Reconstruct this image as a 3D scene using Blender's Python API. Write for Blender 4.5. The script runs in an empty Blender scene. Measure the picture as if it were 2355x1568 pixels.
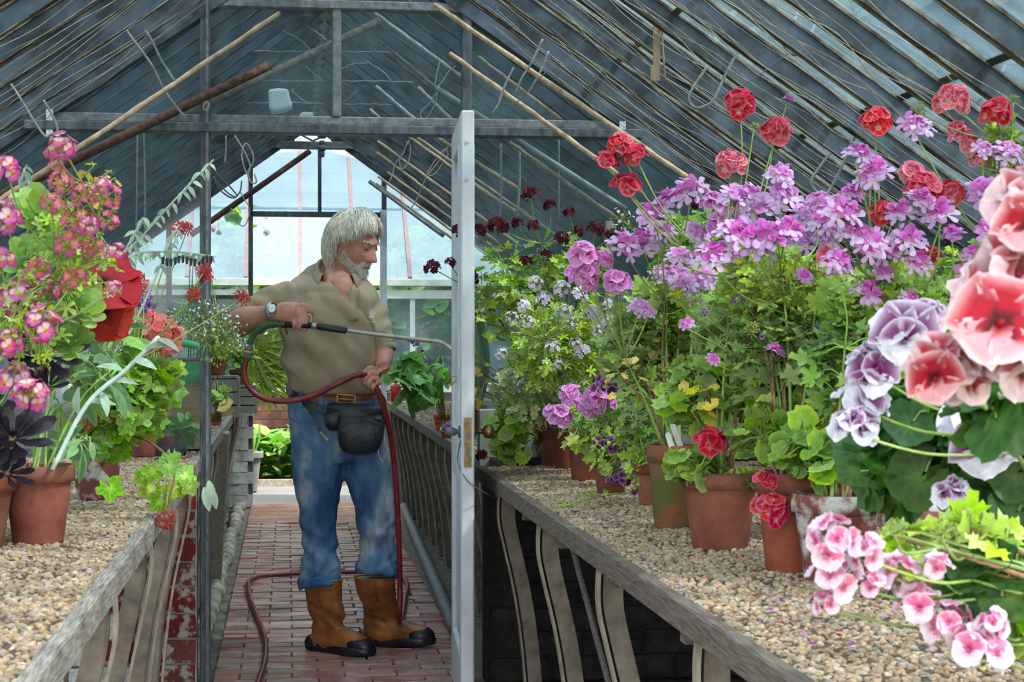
import bpy, math, random
from math import sin, cos, pi, sqrt, atan2, exp
from mathutils import Vector, Matrix, Quaternion, noise as mnoise
R = random.Random(11)
SC = bpy.context.scene
COL = SC.collection
# ------------------------------------------------------------------ camera, sky, sun, exposure
FPX = 4000.0
YAW = math.atan(516 / FPX)
CAMH = 1.26
cam_data = bpy.data.cameras.new('camera')
cam_data.sensor_width = 36.0
cam_data.lens = 36.0 * FPX / 2355.0
cam_data.shift_y = -5 / 2355.0
cam_data.clip_end = 300
cam_data.dof.use_dof = True
cam_data.dof.focus_distance = 6.2
cam_data.dof.aperture_fstop = 18.0
cam = bpy.data.objects.new('camera', cam_data)
cam.location = (0, 0, CAMH)
cam.rotation_euler = (pi / 2, 0, -YAW)
COL.objects.link(cam)
SC.camera = cam

world = bpy.data.worlds.new('sky')
SC.world = world
world.use_nodes = True
wn = world.node_tree.nodes
bg = wn['Background']
bg.inputs[0].default_value = (0.95, 0.97, 1.0, 1)
bg.inputs[1].default_value = 1.7

sun_data = bpy.data.lights.new('sun', 'SUN')
sun_data.energy = 2.7
sun_data.angle = 0.05
sun_data.color = (1.0, 0.95, 0.86)
sun = bpy.data.objects.new('sun', sun_data)
SUN_AZ, SUN_EL = math.radians(58), math.radians(52)   # azimuth measured from -Y (behind the camera) towards +X
sv = Vector((sin(SUN_AZ) * cos(SUN_EL), -cos(SUN_AZ) * cos(SUN_EL), sin(SUN_EL)))
sun.rotation_euler = sv.to_track_quat('Z', 'Y').to_euler()
sun.location = sv * 30
COL.objects.link(sun)

SC.view_settings.view_transform = 'Standard'
SC.view_settings.look = 'None'
SC.view_settings.gamma = 1.0
SC.view_settings.use_curve_mapping = False
SC.view_settings.exposure = 1.85
SC.cycles.transparent_max_bounces = 24
SC.cycles.max_bounces = 8
SC.cycles.sample_clamp_indirect = 4.0

# ------------------------------------------------------------------ helpers
_S, _C = sin(YAW), cos(YAW)
def ray(px, py):
    a = (px - 1177.5) / FPX; b = (779 - py) / FPX
    return (_S + a * _C, _C - a * _S, b)
def at(px, py, Y):
    d = ray(px, py); t = Y / d[1]
    return Vector((t * d[0], Y, CAMH + t * d[2]))
def atZ(px, py, z):
    d = ray(px, py); t = (z - CAMH) / d[2]
    return Vector((t * d[0], t * d[1], z))
def s2l(c):
    return c / 12.92 if c <= 0.04045 else ((c + 0.055) / 1.055) ** 2.4
def rgb(r, g, b):
    return (s2l(r / 255), s2l(g / 255), s2l(b / 255), 1.0)
def lerp(a, b, t): return a + (b - a) * t
def clamp(x, a=0., b=1.): return max(a, min(b, x))
def sstep(a, b, x):
    t = clamp((x - a) / (b - a)); return t * t * (3 - 2 * t)
def gs(x, s): return exp(-(x * x) / (2 * s * s))
def mixc(a, b, t): return tuple(a[i] + (b[i] - a[i]) * t for i in range(4))
def catmull(pts, n=8):
    pts = [Vector(p) for p in pts]
    P = [pts[0] * 2 - pts[1]] + pts + [pts[-1] * 2 - pts[-2]]
    out = []
    for i in range(1, len(P) - 2):
        for k in range(n):
            t = k / n; a, b, c, d = P[i - 1], P[i], P[i + 1], P[i + 2]
            out.append(0.5 * ((2 * b) + (c - a) * t + (2 * a - 5 * b + 4 * c - d) * t * t + (3 * b - a - 3 * c + d) * t ** 3))
    out.append(pts[-1]); return out

ORIG = {}
def setp(o, label=None, cat=None, group=None, kind=None):
    if label: o['label'] = label
    if cat: o['category'] = cat
    if group: o['group'] = group
    if kind: o['kind'] = kind
    return o
def thing(name, label, cat, loc, group=None):
    o = bpy.data.objects.new(name, None); o.empty_display_size = 0.05
    o.location = loc; COL.objects.link(o); ORIG[o.name] = Vector(loc)
    return setp(o, label, cat, group)
def struct(name, loc=(0, 0, 0)):
    o = bpy.data.objects.new(name, None); o.location = loc; COL.objects.link(o); ORIG[o.name] = Vector(loc)
    o['kind'] = 'structure'; return o
def inst(name, mesh, parent, M):
    """a part with shared mesh data, placed by a world matrix under an unrotated parent"""
    o = bpy.data.objects.new(name, mesh)
    if parent is not None:
        o.parent = parent
        M = Matrix.Translation(-ORIG[parent.name]) @ M
    o.matrix_basis = M
    COL.objects.link(o); return o

class MB:
    def __init__(s): s.v = []; s.f = []; s.m = []; s.c = []; s.cur = 0; s.col = (1, 1, 1, 1)
    def vert(s, p, c=None):
        s.v.append(tuple(p)); s.c.append(c or s.col); return len(s.v) - 1
    def face(s, *i): s.f.append(tuple(i)); s.m.append(s.cur)
    def box(s, c, d, rot=None):
        c = Vector(c); b = len(s.v)
        for x in (-.5, .5):
            for y in (-.5, .5):
                for z in (-.5, .5):
                    p = Vector((x * d[0], y * d[1], z * d[2]))
                    if rot is not None: p = rot @ p
                    s.vert(c + p)
        for q in ((0, 1, 3, 2), (4, 6, 7, 5), (0, 4, 5, 1), (2, 3, 7, 6), (0, 2, 6, 4), (1, 5, 7, 3)):
            s.face(*[b + i for i in q])
        return s
    def bb(s, a, b):
        a = Vector(a); b = Vector(b)
        return s.box((a + b) / 2, [abs(b[i] - a[i]) for i in range(3)])
    def bar(s, p, q, w, h, up=(0, 0, 1)):
        """box from p to q: w across, h along up"""
        p = Vector(p); q = Vector(q); y = (q - p); L = y.length; y.normalize()
        up = Vector(up); x = y.cross(up)
        if x.length < 1e-6: x = y.cross(Vector((1, 0, 0)))
        x.normalize(); z = x.cross(y)
        rot = Matrix((x, y, z)).transposed()
        return s.box((p + q) / 2, (w, L, h), rot)
    def tube(s, pts, r, n=8, cap=True, flat=None, cols=None):
        pts = [Vector(p) for p in pts]; N = len(pts)
        if not hasattr(r, '__len__'): r = [r] * N
        t = (pts[1] - pts[0]).normalized()
        u = t.orthogonal().normalized(); rings = []
        for i, p in enumerate(pts):
            if i > 0:
                tn = (pts[min(i + 1, N - 1)] - pts[i - 1])
                if tn.length > 1e-9:
                    tn.normalize(); u = (t.rotation_difference(tn) @ u); t = tn
            w = t.cross(u)
            ring = []
            for k in range(n):
                a = 2 * pi * k / n
                ring.append(s.vert(p + (u * cos(a) + w * sin(a)) * r[i], cols[i] if cols else None))
            rings.append(ring)
        s.rings(rings, cap); return s
    def rings(s, rings, cap=True, close=True):
        n = len(rings[0])
        for a, b in zip(rings, rings[1:]):
            for k in range(n if close else n - 1):
                s.face(a[k], a[(k + 1) % n], b[(k + 1) % n], b[k])
        if cap:
            s.face(*reversed(rings[0])); s.face(*rings[-1])
    def lathe(s, prof, c=(0, 0, 0), n=24, cap=True, wob=0):
        c = Vector(c); rings = []
        for r, z in prof:
            rings.append([s.vert(c + Vector((r * cos(2 * pi * k / n), r * sin(2 * pi * k / n), z))) for k in range(n)])
        s.rings(rings, cap); return s
    def loft(s, secs, n=24, cap=True, power=2.0, fn=None):
        """secs: (centre, half_x vector, half_y vector)"""
        rings = []
        for i, (c, hx, hy) in enumerate(secs):
            c = Vector(c); hx = Vector(hx); hy = Vector(hy); ring = []
            for k in range(n):
                a = 2 * pi * k / n; ca, sa = cos(a), sin(a)
                e = 2 / power
                p = c + hx * (abs(ca) ** e * (1 if ca >= 0 else -1)) + hy * (abs(sa) ** e * (1 if sa >= 0 else -1))
                if fn: p = fn(p, i, a)
                ring.append(s.vert(p))
            rings.append(ring)
        s.rings(rings, cap); return s
    def ell(s, c, r, M=None, nu=16, nv=10):
        c = Vector(c)
        rings = []
        for i in range(1, nv):
            th = pi * i / nv; ring = []
            for k in range(nu):
                a = 2 * pi * k / nu
                p = Vector((r[0] * sin(th) * cos(a), r[1] * sin(th) * sin(a), -r[2] * cos(th)))
                if M is not None: p = M @ p
                ring.append(s.vert(c + p))
            rings.append(ring)
        s.rings(rings, True); return s
    def mesh(s, name, mats, origin=(0, 0, 0), smooth=False):
        o = Vector(origin); me = bpy.data.meshes.new(name)
        me.from_pydata([(p[0] - o.x, p[1] - o.y, p[2] - o.z) for p in s.v], [], s.f)
        if not isinstance(mats, (list, tuple)): mats = [mats]
        for m in mats: me.materials.append(m)
        if any(s.m): me.polygons.foreach_set('material_index', s.m)
        if smooth: me.polygons.foreach_set('use_smooth', [True] * len(s.f))
        a = me.color_attributes.new('Col', 'FLOAT_COLOR', 'POINT')
        a.data.foreach_set('color', [x for c in s.c for x in c])
        me.update(); return me
    def build(s, name, mats, parent=None, smooth=False, origin=None, kind=None, label=None):
        if parent is not None: origin = ORIG[parent.name]
        me = s.mesh(name, mats, origin or (0, 0, 0), smooth)
        o = bpy.data.objects.new(name, me)
        if parent is not None: o.parent = parent
        else: o.location = origin or (0, 0, 0)
        COL.objects.link(o)
        ORIG[o.name] = Vector(origin or (0, 0, 0))
        if kind: o['kind'] = kind
        if label: o['label'] = label
        return o
def bevel(o, w=0.004, seg=1):
    m = o.modifiers.new('bevel', 'BEVEL'); m.width = w; m.segments = seg; m.limit_method = 'ANGLE'; return o

# ------------------------------------------------------------------ materials
def _nodes(name):
    m = bpy.data.materials.new(name); m.use_nodes = True
    nt = m.node_tree; nt.nodes.clear()
    return m, nt, nt.nodes, nt.links
def _noise(nt, scale, stretch=(1, 1, 1), detail=4, rough=.6, coord='pos'):
    N, L = nt.nodes, nt.links
    if coord == 'pos':
        g = N.new('ShaderNodeNewGeometry'); src = g.outputs['Position']
    else:
        g = N.new('ShaderNodeTexCoord'); src = g.outputs['Object']
    mp = N.new('ShaderNodeMapping'); mp.inputs['Scale'].default_value = stretch
    L.new(src, mp.inputs[0])
    t = N.new('ShaderNodeTexNoise'); t.inputs['Scale'].default_value = scale
    t.inputs['Detail'].default_value = detail; t.inputs['Roughness'].default_value = rough
    L.new(mp.outputs[0], t.inputs['Vector']); return t
def _ramp(nt, src, stops):
    r = nt.nodes.new('ShaderNodeValToRGB'); e = r.color_ramp.elements
    e[0].position, e[0].color = stops[0]; e[1].position, e[1].color = stops[-1]
    for p, c in stops[1:-1]:
        x = e.new(p); x.color = c
    nt.links.new(src, r.inputs[0]); return r
def _objvar(nt, colsock, hue=.02, val=.3, sat=.1):
    N, L = nt.nodes, nt.links
    oi = N.new('ShaderNodeObjectInfo'); h = N.new('ShaderNodeHueSaturation')
    def mr(lo, hi, mul):
        a = N.new('ShaderNodeMath'); a.operation = 'MULTIPLY'; a.inputs[1].default_value = mul
        L.new(oi.outputs['Random'], a.inputs[0])
        f = N.new('ShaderNodeMath'); f.operation = 'FRACT'; L.new(a.outputs[0], f.inputs[0])
        r = N.new('ShaderNodeMapRange'); r.inputs['To Min'].default_value = lo; r.inputs['To Max'].default_value = hi
        L.new(f.outputs[0], r.inputs['Value']); return r.outputs[0]
    L.new(mr(.5 - hue, .5 + hue, 7.31), h.inputs['Hue'])
    L.new(mr(1 - val, 1 + val, 1.0), h.inputs['Value'])
    L.new(mr(1 - sat, 1 + sat, 13.7), h.inputs['Saturation'])
    L.new(colsock, h.inputs['Color']); return h.outputs['Color']
def mat(name, c1, c2=None, rough=.65, scale=25, stretch=(1, 1, 1), lo=.35, hi=.65, bump=.15, bscale=None, metal=0.0, spec=.4,
        var=None, trans=0.0, c3=None, vcol=False, rlo=None, coord='pos', bdist=.01, detail=5, vmul=1.0):
    m, nt, N, L = _nodes(name)
    out = N.new('ShaderNodeOutputMaterial'); p = N.new('ShaderNodeBsdfPrincipled')
    n = _noise(nt, scale, stretch, detail, coord=coord)
    if vcol:
        a = N.new('ShaderNodeAttribute'); a.attribute_name = 'Col'
        rv = _ramp(nt, n.outputs['Fac'], [(lo, (.8 * vmul, .8 * vmul, .8 * vmul, 1)), (hi, (1.12 * vmul, 1.12 * vmul, 1.12 * vmul, 1))])
        mx = N.new('ShaderNodeMix'); mx.data_type = 'RGBA'; mx.blend_type = 'MULTIPLY'; mx.inputs[0].default_value = 1
        L.new(a.outputs['Color'], mx.inputs[6]); L.new(rv.outputs[0], mx.inputs[7]); col = mx.outputs[2]
    else:
        stops = [(lo, c1), (hi, c2 or tuple(min(1, x * 1.35) for x in c1[:3]) + (1,))]
        if c3: stops = [(lo, c1), ((lo + hi) / 2, c2), (hi, c3)]
        col = _ramp(nt, n.outputs['Fac'], stops).outputs[0]
    if var: col = _objvar(nt, col, *var)
    L.new(col, p.inputs['Base Color'])
    p.inputs['Metallic'].default_value = metal
    p.inputs['Specular IOR Level'].default_value = spec
    if rlo is not None:
        rn = _noise(nt, scale * .35, stretch, 3)
        rr = N.new('ShaderNodeMapRange'); rr.inputs['From Min'].default_value = .38; rr.inputs['From Max'].default_value = .62
        rr.inputs['To Min'].default_value = rlo; rr.inputs['To Max'].default_value = rough
        L.new(rn.outputs['Fac'], rr.inputs[0]); L.new(rr.outputs[0], p.inputs['Roughness'])
    else: p.inputs['Roughness'].default_value = rough
    if bump:
        bn = _noise(nt, bscale or scale * 2.5, stretch, 5, coord=coord); b = N.new('ShaderNodeBump')
        b.inputs['Strength'].default_value = bump; b.inputs['Distance'].default_value = bdist
        L.new(bn.outputs['Fac'], b.inputs['Height']); L.new(b.outputs[0], p.inputs['Normal'])
    sh = p.outputs[0]
    if trans:
        t = N.new('ShaderNodeBsdfTranslucent'); L.new(col, t.inputs['Color'])
        mx = N.new('ShaderNodeMixShader'); mx.inputs[0].default_value = trans
        L.new(sh, mx.inputs[1]); L.new(t.outputs[0], mx.inputs[2]); sh = mx.outputs[0]
    L.new(sh, out.inputs[0]); return m
def glass(name, tint, dirt_col, dirt, dirt2, scale=6, stretch=(1, 1, 1), transl=.6, gloss=.5, bump=.0):
    """dusty greenhouse glass: clear share tinted, film of dirt that scatters, fresnel reflection"""
    m, nt, N, L = _nodes(name)
    out = N.new('ShaderNodeOutputMaterial')
    tr = N.new('ShaderNodeBsdfTransparent'); tr.inputs[0].default_value = tint
    n = _noise(nt, scale, stretch, 6, .65)
    cr = _ramp(nt, n.outputs['Fac'], [(.3, tuple(x * .7 for x in dirt_col[:3]) + (1,)), (.7, dirt_col)])
    d = N.new('ShaderNodeBsdfDiffuse'); t = N.new('ShaderNodeBsdfTranslucent')
    L.new(cr.outputs[0], d.inputs[0]); L.new(cr.outputs[0], t.inputs[0])
    dm = N.new('ShaderNodeMixShader'); dm.inputs[0].default_value = transl
    L.new(d.outputs[0], dm.inputs[1]); L.new(t.outputs[0], dm.inputs[2])
    mr = N.new('ShaderNodeMapRange'); mr.inputs['From Min'].default_value = .35; mr.inputs['From Max'].default_value = .68
    mr.inputs['To Min'].default_value = dirt; mr.inputs['To Max'].default_value = dirt2
    L.new(n.outputs['Fac'], mr.inputs[0])
    m1 = N.new('ShaderNodeMixShader'); L.new(mr.outputs[0], m1.inputs[0]); L.new(tr.outputs[0], m1.inputs[1]); L.new(dm.outputs[0], m1.inputs[2])
    g = N.new('ShaderNodeBsdfGlossy'); g.inputs['Roughness'].default_value = .06
    fr = N.new('ShaderNodeFresnel'); fr.inputs[0].default_value = 1.45
    mu = N.new('ShaderNodeMath'); mu.operation = 'MULTIPLY'; mu.inputs[1].default_value = gloss; L.new(fr.outputs[0], mu.inputs[0])
    m2 = N.new('ShaderNodeMixShader'); L.new(mu.outputs[0], m2.inputs[0]); L.new(m1.outputs[0], m2.inputs[1]); L.new(g.outputs[0], m2.inputs[2])
    L.new(m2.outputs[0], out.inputs[0]); return m

M = {}
M['iron'] = mat('iron_paint', rgb(52, 58, 64), rgb(89, 98, 103), rough=.5, scale=40, stretch=(1, 1, .3), bump=.2, rlo=.35)
M['iron_light'] = mat('iron_grey', rgb(81, 86, 90), rgb(119, 123, 125), rough=.55, scale=35, bump=.2)
M['rafter'] = mat('rafter_paint', rgb(30, 37, 43), rgb(84, 98, 108), rough=.75, scale=26, stretch=(.3, 2, .3), lo=.36, hi=.74, bump=.25)
M['putty'] = mat('old_putty', rgb(70, 50, 34), rgb(135, 128, 112), c3=None, rough=.8, scale=9, lo=.42, hi=.60, bump=.4, bscale=60)
M['moss_lap'] = mat('moss_dirt', rgb(62, 62, 44), rgb(100, 98, 78), rough=.9, scale=60)
M['timber'] = mat('weathered_timber', rgb(92, 86, 78), rgb(160, 152, 140), rough=.8, scale=30, stretch=(8, .5, 8), bump=.4)
M['timber_dark'] = mat('weathered_timber_dark', rgb(70, 62, 55), rgb(118, 106, 94), rough=.75, scale=30, stretch=(8, .5, 8), bump=.4)
M['leg'] = mat('bracket_paint', rgb(96, 86, 75), rgb(134, 123, 109), rough=.6, scale=18, bump=.2)
M['leg_edge'] = mat('bracket_edge', rgb(126, 113, 99), rgb(162, 149, 133), rough=.6, scale=18, bump=.2)
M['white_paint'] = mat('white_paint', rgb(173, 178, 184), rgb(199, 203, 206), rough=.45, scale=12, stretch=(1, 1, .4), bump=.08)
M['cream_paint'] = mat('cream_paint', rgb(151, 160, 150), rgb(177, 182, 170), rough=.55, scale=8, bump=.1)
M['sill_grey'] = mat('grey_green_paint', rgb(128, 134, 122), rgb(160, 164, 150), rough=.6, scale=8, bump=.1)
M['mauve_bar'] = mat('faded_red_paint', rgb(99, 74, 77), rgb(120, 94, 96), rough=.6, scale=20, bump=.1)
M['cane'] = mat('bamboo', rgb(144, 116, 84), rgb(187, 165, 137), rough=.5, scale=30, stretch=(1, 1, 1), bump=.1)
M['cane_grey'] = mat('weathered_bamboo', rgb(142, 140, 134), rgb(190, 184, 174), rough=.55, scale=30, bump=.1)
M['rust'] = mat('rusty_iron', rgb(52, 32, 27), rgb(94, 63, 50), rough=.75, scale=55, bump=.35)
M['rust_flat'] = mat('rusty_flat_iron', rgb(82, 66, 60), rgb(120, 104, 96), rough=.75, scale=40, bump=.3)
M['zinc'] = mat('galvanised_pipe', rgb(115, 124, 128), rgb(151, 158, 160), rough=.4, scale=20, metal=.3, bump=.1)
M['wire'] = mat('dull_wire', rgb(110, 115, 117), rgb(144, 146, 144), rough=.5, scale=50, bump=0)
M['string'] = mat('old_string', rgb(135, 133, 126), rgb(171, 166, 153), rough=.8, scale=50, bump=0)
M['lath'] = mat('bare_wood', rgb(151, 126, 101), rgb(180, 155, 128), rough=.7, scale=25, stretch=(6, 6, .5), bump=.15)
M['terra'] = mat('terracotta', rgb(98, 50, 34), rgb(131, 74, 53), rough=.75, scale=14, bump=.2, bscale=90, var=(.006, .15, .08))
M['terra_new'] = mat('terracotta_bright', rgb(151, 65, 40), rgb(175, 88, 57), rough=.7, scale=14, bump=.15, bscale=90)
M['terra_moss'] = mat('terracotta_mossy', rgb(82, 82, 32), rgb(128, 71, 49), rough=.8, scale=9, lo=.42, hi=.58, bump=.3, bscale=80)
M['terra_white'] = mat('terracotta_limed', rgb(107, 58, 48), rgb(167, 164, 158), rough=.85, scale=16, lo=.46, hi=.56, bump=.3, bscale=80)
M['soil'] = mat('potting_soil', rgb(52, 38, 28), rgb(96, 74, 56), rough=.95, scale=90, bump=.8)
M['gravel_bed'] = mat('grit_bed', rgb(74, 66, 54), rgb(112, 99, 83), rough=.95, scale=120, bump=.8)
M['pebble'] = mat('pea_shingle', rgb(126, 106, 82), rgb(165, 147, 123), rough=.8, scale=70, bump=.1, var=(.02, .34, .35))
M['brick_path'] = mat('paving_brick', rgb(124, 110, 104), rgb(162, 118, 106), c3=rgb(186, 166, 156), rough=.6, rlo=.16, scale=13, stretch=(.6, 1.6, 1), lo=.3, hi=.72, bump=.3, bscale=50, var=(.02, .16, .25))
M['brick_red'] = mat('red_brick', rgb(109, 70, 65), rgb(136, 95, 87), rough=.85, scale=25, bump=.4, var=(.012, .22, .2))
M['brick_peel'] = mat('peeling_brick', rgb(110, 50, 41), rgb(169, 162, 153), rough=.9, scale=22, lo=.5, hi=.58, bump=.5, var=(.01, .12, .1))
M['brick_white'] = mat('whitewashed_brick', rgb(148, 150, 146), rgb(204, 204, 198), rough=.9, scale=16, lo=.3, hi=.6, bump=.5, var=(.01, .08, .1))
M['brick_dark'] = mat('dark_brick', rgb(37, 38, 38), rgb(61, 61, 59), rough=.9, scale=18, bump=.6, var=(.02, .2, .2))  # near-black tone for the low side walls and right partition base
M['mortar'] = mat('mortar', rgb(150, 140, 130), rgb(186, 178, 166), rough=.95, scale=50, bump=.4)
M['mortar_dark'] = mat('mortar_dark', rgb(42, 42, 40), rgb(62, 59, 56), rough=.95, scale=50, bump=.4)
M['ground'] = mat('earth', rgb(84, 78, 68), rgb(124, 116, 102), rough=.95, scale=30, bump=.6)
M['road'] = mat('fine_grit', rgb(102, 102, 101), rgb(138, 136, 133), rough=.9, scale=120, bump=.5)
M['lawn'] = mat('lawn', rgb(60, 88, 40), rgb(96, 126, 60), rough=.95, scale=15, bump=.4)
M['stone'] = mat('kerb_stone', rgb(116, 108, 96), rgb(168, 158, 142), rough=.9, scale=30, bump=.6, var=(.01, .15, .1))
M['white_wall'] = mat('limewashed_brick', rgb(106, 112, 117), rgb(127, 132, 136), rough=.85, scale=5, bump=.4, bscale=20, var=(.004, .04, .02))
M['plastic_white'] = mat('milky_plastic', rgb(205, 215, 214), rgb(225, 232, 230), rough=.4, scale=10, trans=.3, bump=0)
M['plastic_green'] = mat('green_plastic', rgb(64, 176, 92), rgb(82, 198, 112), rough=.4, scale=8, bump=.05)
M['plastic_black'] = mat('black_plastic', rgb(34, 36, 38), rgb(52, 54, 56), rough=.4, scale=10, bump=.05)
M['plastic_grey'] = mat('grey_planter', rgb(96, 98, 94), rgb(124, 124, 118), rough=.6, scale=10, bump=.1)
M['plastic_red'] = mat('red_plastic', rgb(190, 24, 28), rgb(214, 40, 40), rough=.4, scale=10, bump=.05)
M['board'] = mat('brown_board', rgb(158, 120, 86), rgb(186, 148, 110), rough=.7, scale=20, stretch=(.5, 4, 6), bump=.15)
M['label'] = mat('plant_label', rgb(176, 180, 178), rgb(210, 212, 210), rough=.5, scale=20, bump=0)
M['brass'] = mat('aged_brass', rgb(84, 68, 46), rgb(132, 108, 70), rough=.4, scale=30, metal=.9, bump=.1)
M['bark'] = mat('woody_stem', rgb(104, 74, 52), rgb(150, 116, 84), rough=.85, scale=60, bump=.5)
M['leaf'] = mat('leaf', None, vcol=True, vmul=1.02, rough=.5, scale=60, lo=.3, hi=.7, bump=.25, bscale=120, spec=.4, var=(.022, .32, .18), trans=.38)
M['leaf_gloss'] = mat('leaf_glossy', None, vcol=True, rough=.25, scale=40, bump=.1, spec=.5, var=(.02, .3, .15), trans=.2)
M['petal'] = mat('petal', None, vcol=True, vmul=.88, rough=.55, scale=90, lo=.3, hi=.7, bump=.15, bscale=140, spec=.25, var=(.01, .12, .1), trans=.35)
M['stem'] = mat('green_stem', rgb(110, 140, 62), rgb(146, 168, 92), rough=.6, scale=40, bump=.1, var=(.02, .2, .15))
M['stem_grey'] = mat('felted_stem', rgb(150, 168, 156), rgb(178, 192, 178), rough=.8, scale=60, bump=.1)
M['tree_leaf'] = mat('tree_leaf', None, vcol=True, rough=.7, scale=2, lo=.3, hi=.7, bump=0, var=(.02, .25, .1), trans=.3)
M['glass_roof'] = glass('roof_glass', (.80, .86, .90, 1), rgb(112, 134, 146), .14, .50, scale=11, stretch=(.35, 3.2, .35), transl=.7, gloss=.35)
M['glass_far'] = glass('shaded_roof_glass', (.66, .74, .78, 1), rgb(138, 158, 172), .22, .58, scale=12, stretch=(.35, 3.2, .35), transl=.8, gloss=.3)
M['glass_part'] = glass('partition_glass', (.90, .95, .96, 1), rgb(160, 182, 188), .05, .18, scale=3, gloss=.6)
M['glass_lean'] = glass('lean_to_glass', (.76, .85, .88, 1), rgb(100, 134, 152), .05, .14, scale=2, gloss=.5)
# clothing and skin
M['skin'] = mat('skin', rgb(177, 115, 97), rgb(206, 153, 130), rough=.5, scale=28, lo=.3, hi=.7, bump=.12, bscale=160, bdist=.004)
M['lips'] = mat('lips', rgb(128, 76, 66), rgb(150, 96, 84), rough=.5, scale=60, bump=.1)
M['hair'] = mat('grey_hair', rgb(172, 162, 142), rgb(240, 232, 216), rough=.5, scale=55, stretch=(2.5, 2.5, .6), lo=.32, hi=.66, bump=.2)
M['beard'] = mat('white_beard', rgb(190, 182, 170), rgb(236, 232, 224), rough=.6, scale=120, bump=.2)
M['shirt'] = mat('khaki_pique', rgb(138, 123, 99), rgb(165, 150, 124), rough=.9, scale=5, lo=.3, hi=.7, bump=.35, bscale=9, bdist=.03, stretch=(1.0, 1, .55))
M['denim'] = mat('faded_denim', rgb(40, 72, 112), rgb(84, 116, 148), c3=rgb(158, 166, 168), rough=.85, scale=5.0, stretch=(1.3, 1, .6), lo=.40, hi=.66, bump=.5, bscale=11, bdist=.03)
M['denim_dark'] = mat('denim_turnup', rgb(42, 78, 122), rgb(82, 116, 154), rough=.85, scale=14, bump=.3)
M['boot'] = mat('tan_leather', rgb(113, 66, 34), rgb(166, 108, 59), rough=.55, rlo=.35, scale=14, bump=.3, bscale=30, bdist=.01)
M['rubber'] = mat('black_rubber', rgb(22, 23, 26), rgb(40, 42, 44), rough=.35, scale=20, bump=.15)
M['blackleather'] = mat('black_leather', rgb(24, 27, 30), rgb(46, 50, 54), rough=.42, scale=24, bump=.35, bscale=40)
M['brownleather'] = mat('brown_leather', rgb(88, 54, 30), rgb(134, 88, 54), rough=.55, scale=30, bump=.2)
M['steel'] = mat('steel', rgb(160, 160, 156), rgb(196, 196, 190), rough=.3, metal=.8, scale=30, bump=.05)
M['lance'] = mat('lance_tube', rgb(150, 144, 128), rgb(182, 176, 160), rough=.35, metal=.5, scale=30, bump=.05)
M['hose_red'] = mat('red_hose', rgb(97, 27, 30), rgb(126, 44, 45), rough=.35, scale=20, bump=.08)
M['hose_green'] = mat('green_hose', rgb(37, 82, 56), rgb(54, 102, 71), rough=.4, scale=20, bump=.08)
M['white'] = mat('white_thread', rgb(225, 225, 220), rgb(240, 240, 236), rough=.6, scale=20, bump=0)
M['eye'] = mat('eye', rgb(40, 34, 32), rgb(60, 54, 50), rough=.2, scale=20, bump=0)
M['yellow'] = mat('yellow_ring', rgb(214, 170, 40), rgb(230, 190, 60), rough=.4, scale=20, bump=0)
# ------------------------------------------------------------------ ground and outside setting
b = MB(); b.bb((-40, -20, -.35), (40, 60, -.06)); g = b.build('ground', M['lawn']); g['kind'] = 'structure'

def brick_mesh(name, l, d, h, m, j=.004):
    out = []
    for i in range(4):
        q = MB(); q.box((0, 0, 0), (l, d, h))
        q.v = [tuple(c + R.uniform(-j, j) for c in p) for p in q.v]
        out.append(q.mesh(name, m))
    return out

# floor: bed with the brick paviours of the path as pieces
b = MB(); b.bb((-1.75, .5, -.1), (2.15, 13.45, -.014)); floor = b.build('floor', M['ground']); floor['kind'] = 'structure'
PX0, PX1 = -.275, .70
bl = (PX1 - PX0) / 5
full = brick_mesh('brick', bl - .008, .103, .05, M['brick_path'], .0025)
half = brick_mesh('brick', bl / 2 - .008, .103, .05, M['brick_path'], .0025)
for r in range(54):
    y = 6.12 + r * .112
    xs = [(PX0 + bl * (i + .5), full) for i in range(5)] if r % 2 else \
         [(PX0 + bl * .25, half)] + [(PX0 + bl * (i + 1), full) for i in range(4)] + [(PX1 - bl * .25, half)]
    for x, ms in xs:
        inst('brick', R.choice(ms), floor, Matrix.Translation((x, y, -.025 + R.uniform(-.003, .003))) @ Matrix.Rotation(R.uniform(-.012, .012), 4, 'Y'))
y1 = 6.12 + 54 * .112
b = MB(); b.bb((PX0, y1 - .05, -.05), (PX1, 13.45, -.001)); b.build('paving_far', M['brick_path'], floor)
b = MB(); b.bb((PX0, .5, -.05), (PX1, 6.06, -.001)); b.build('paving_near', M['brick_path'], floor)
stones = []
for i in range(4):
    q = MB(); q.tube([(0, -.121, 0), (0, -.10, 0), (0, 0, 0), (0, .10, 0), (0, .121, 0)], [.030, .042, .045, .042, .030], 9)
    q.v = [tuple(c + R.uniform(-.004, .004) for c in p) for p in q.v]; stones.append(q.mesh('kerb_stone', M['stone'], smooth=True))
for i in range(28):
    inst('kerb_stone', R.choice(stones), floor, Matrix.Translation((-.355 + R.uniform(-.01, .01), 6.55 + i * .245, .01 + R.uniform(-.006, .005))))
# grit yard between the two glasshouses, kerb and planting bed
b = MB(); b.bb((-6, 13.45, -.1), (8, 15.1, -.01)); b.build('floor_yard', M['road'])['kind'] = 'structure'
b = MB(); b.bb((-6, 15.1, -.1), (8, 15.16, .05)); b.build('trim_1', M['stone'])['kind'] = 'structure'
b = MB(); b.bb((-6, 15.16, -.1), (8, 15.7, .03)); b.build('floor_bed', M['soil'])['kind'] = 'structure'

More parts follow.
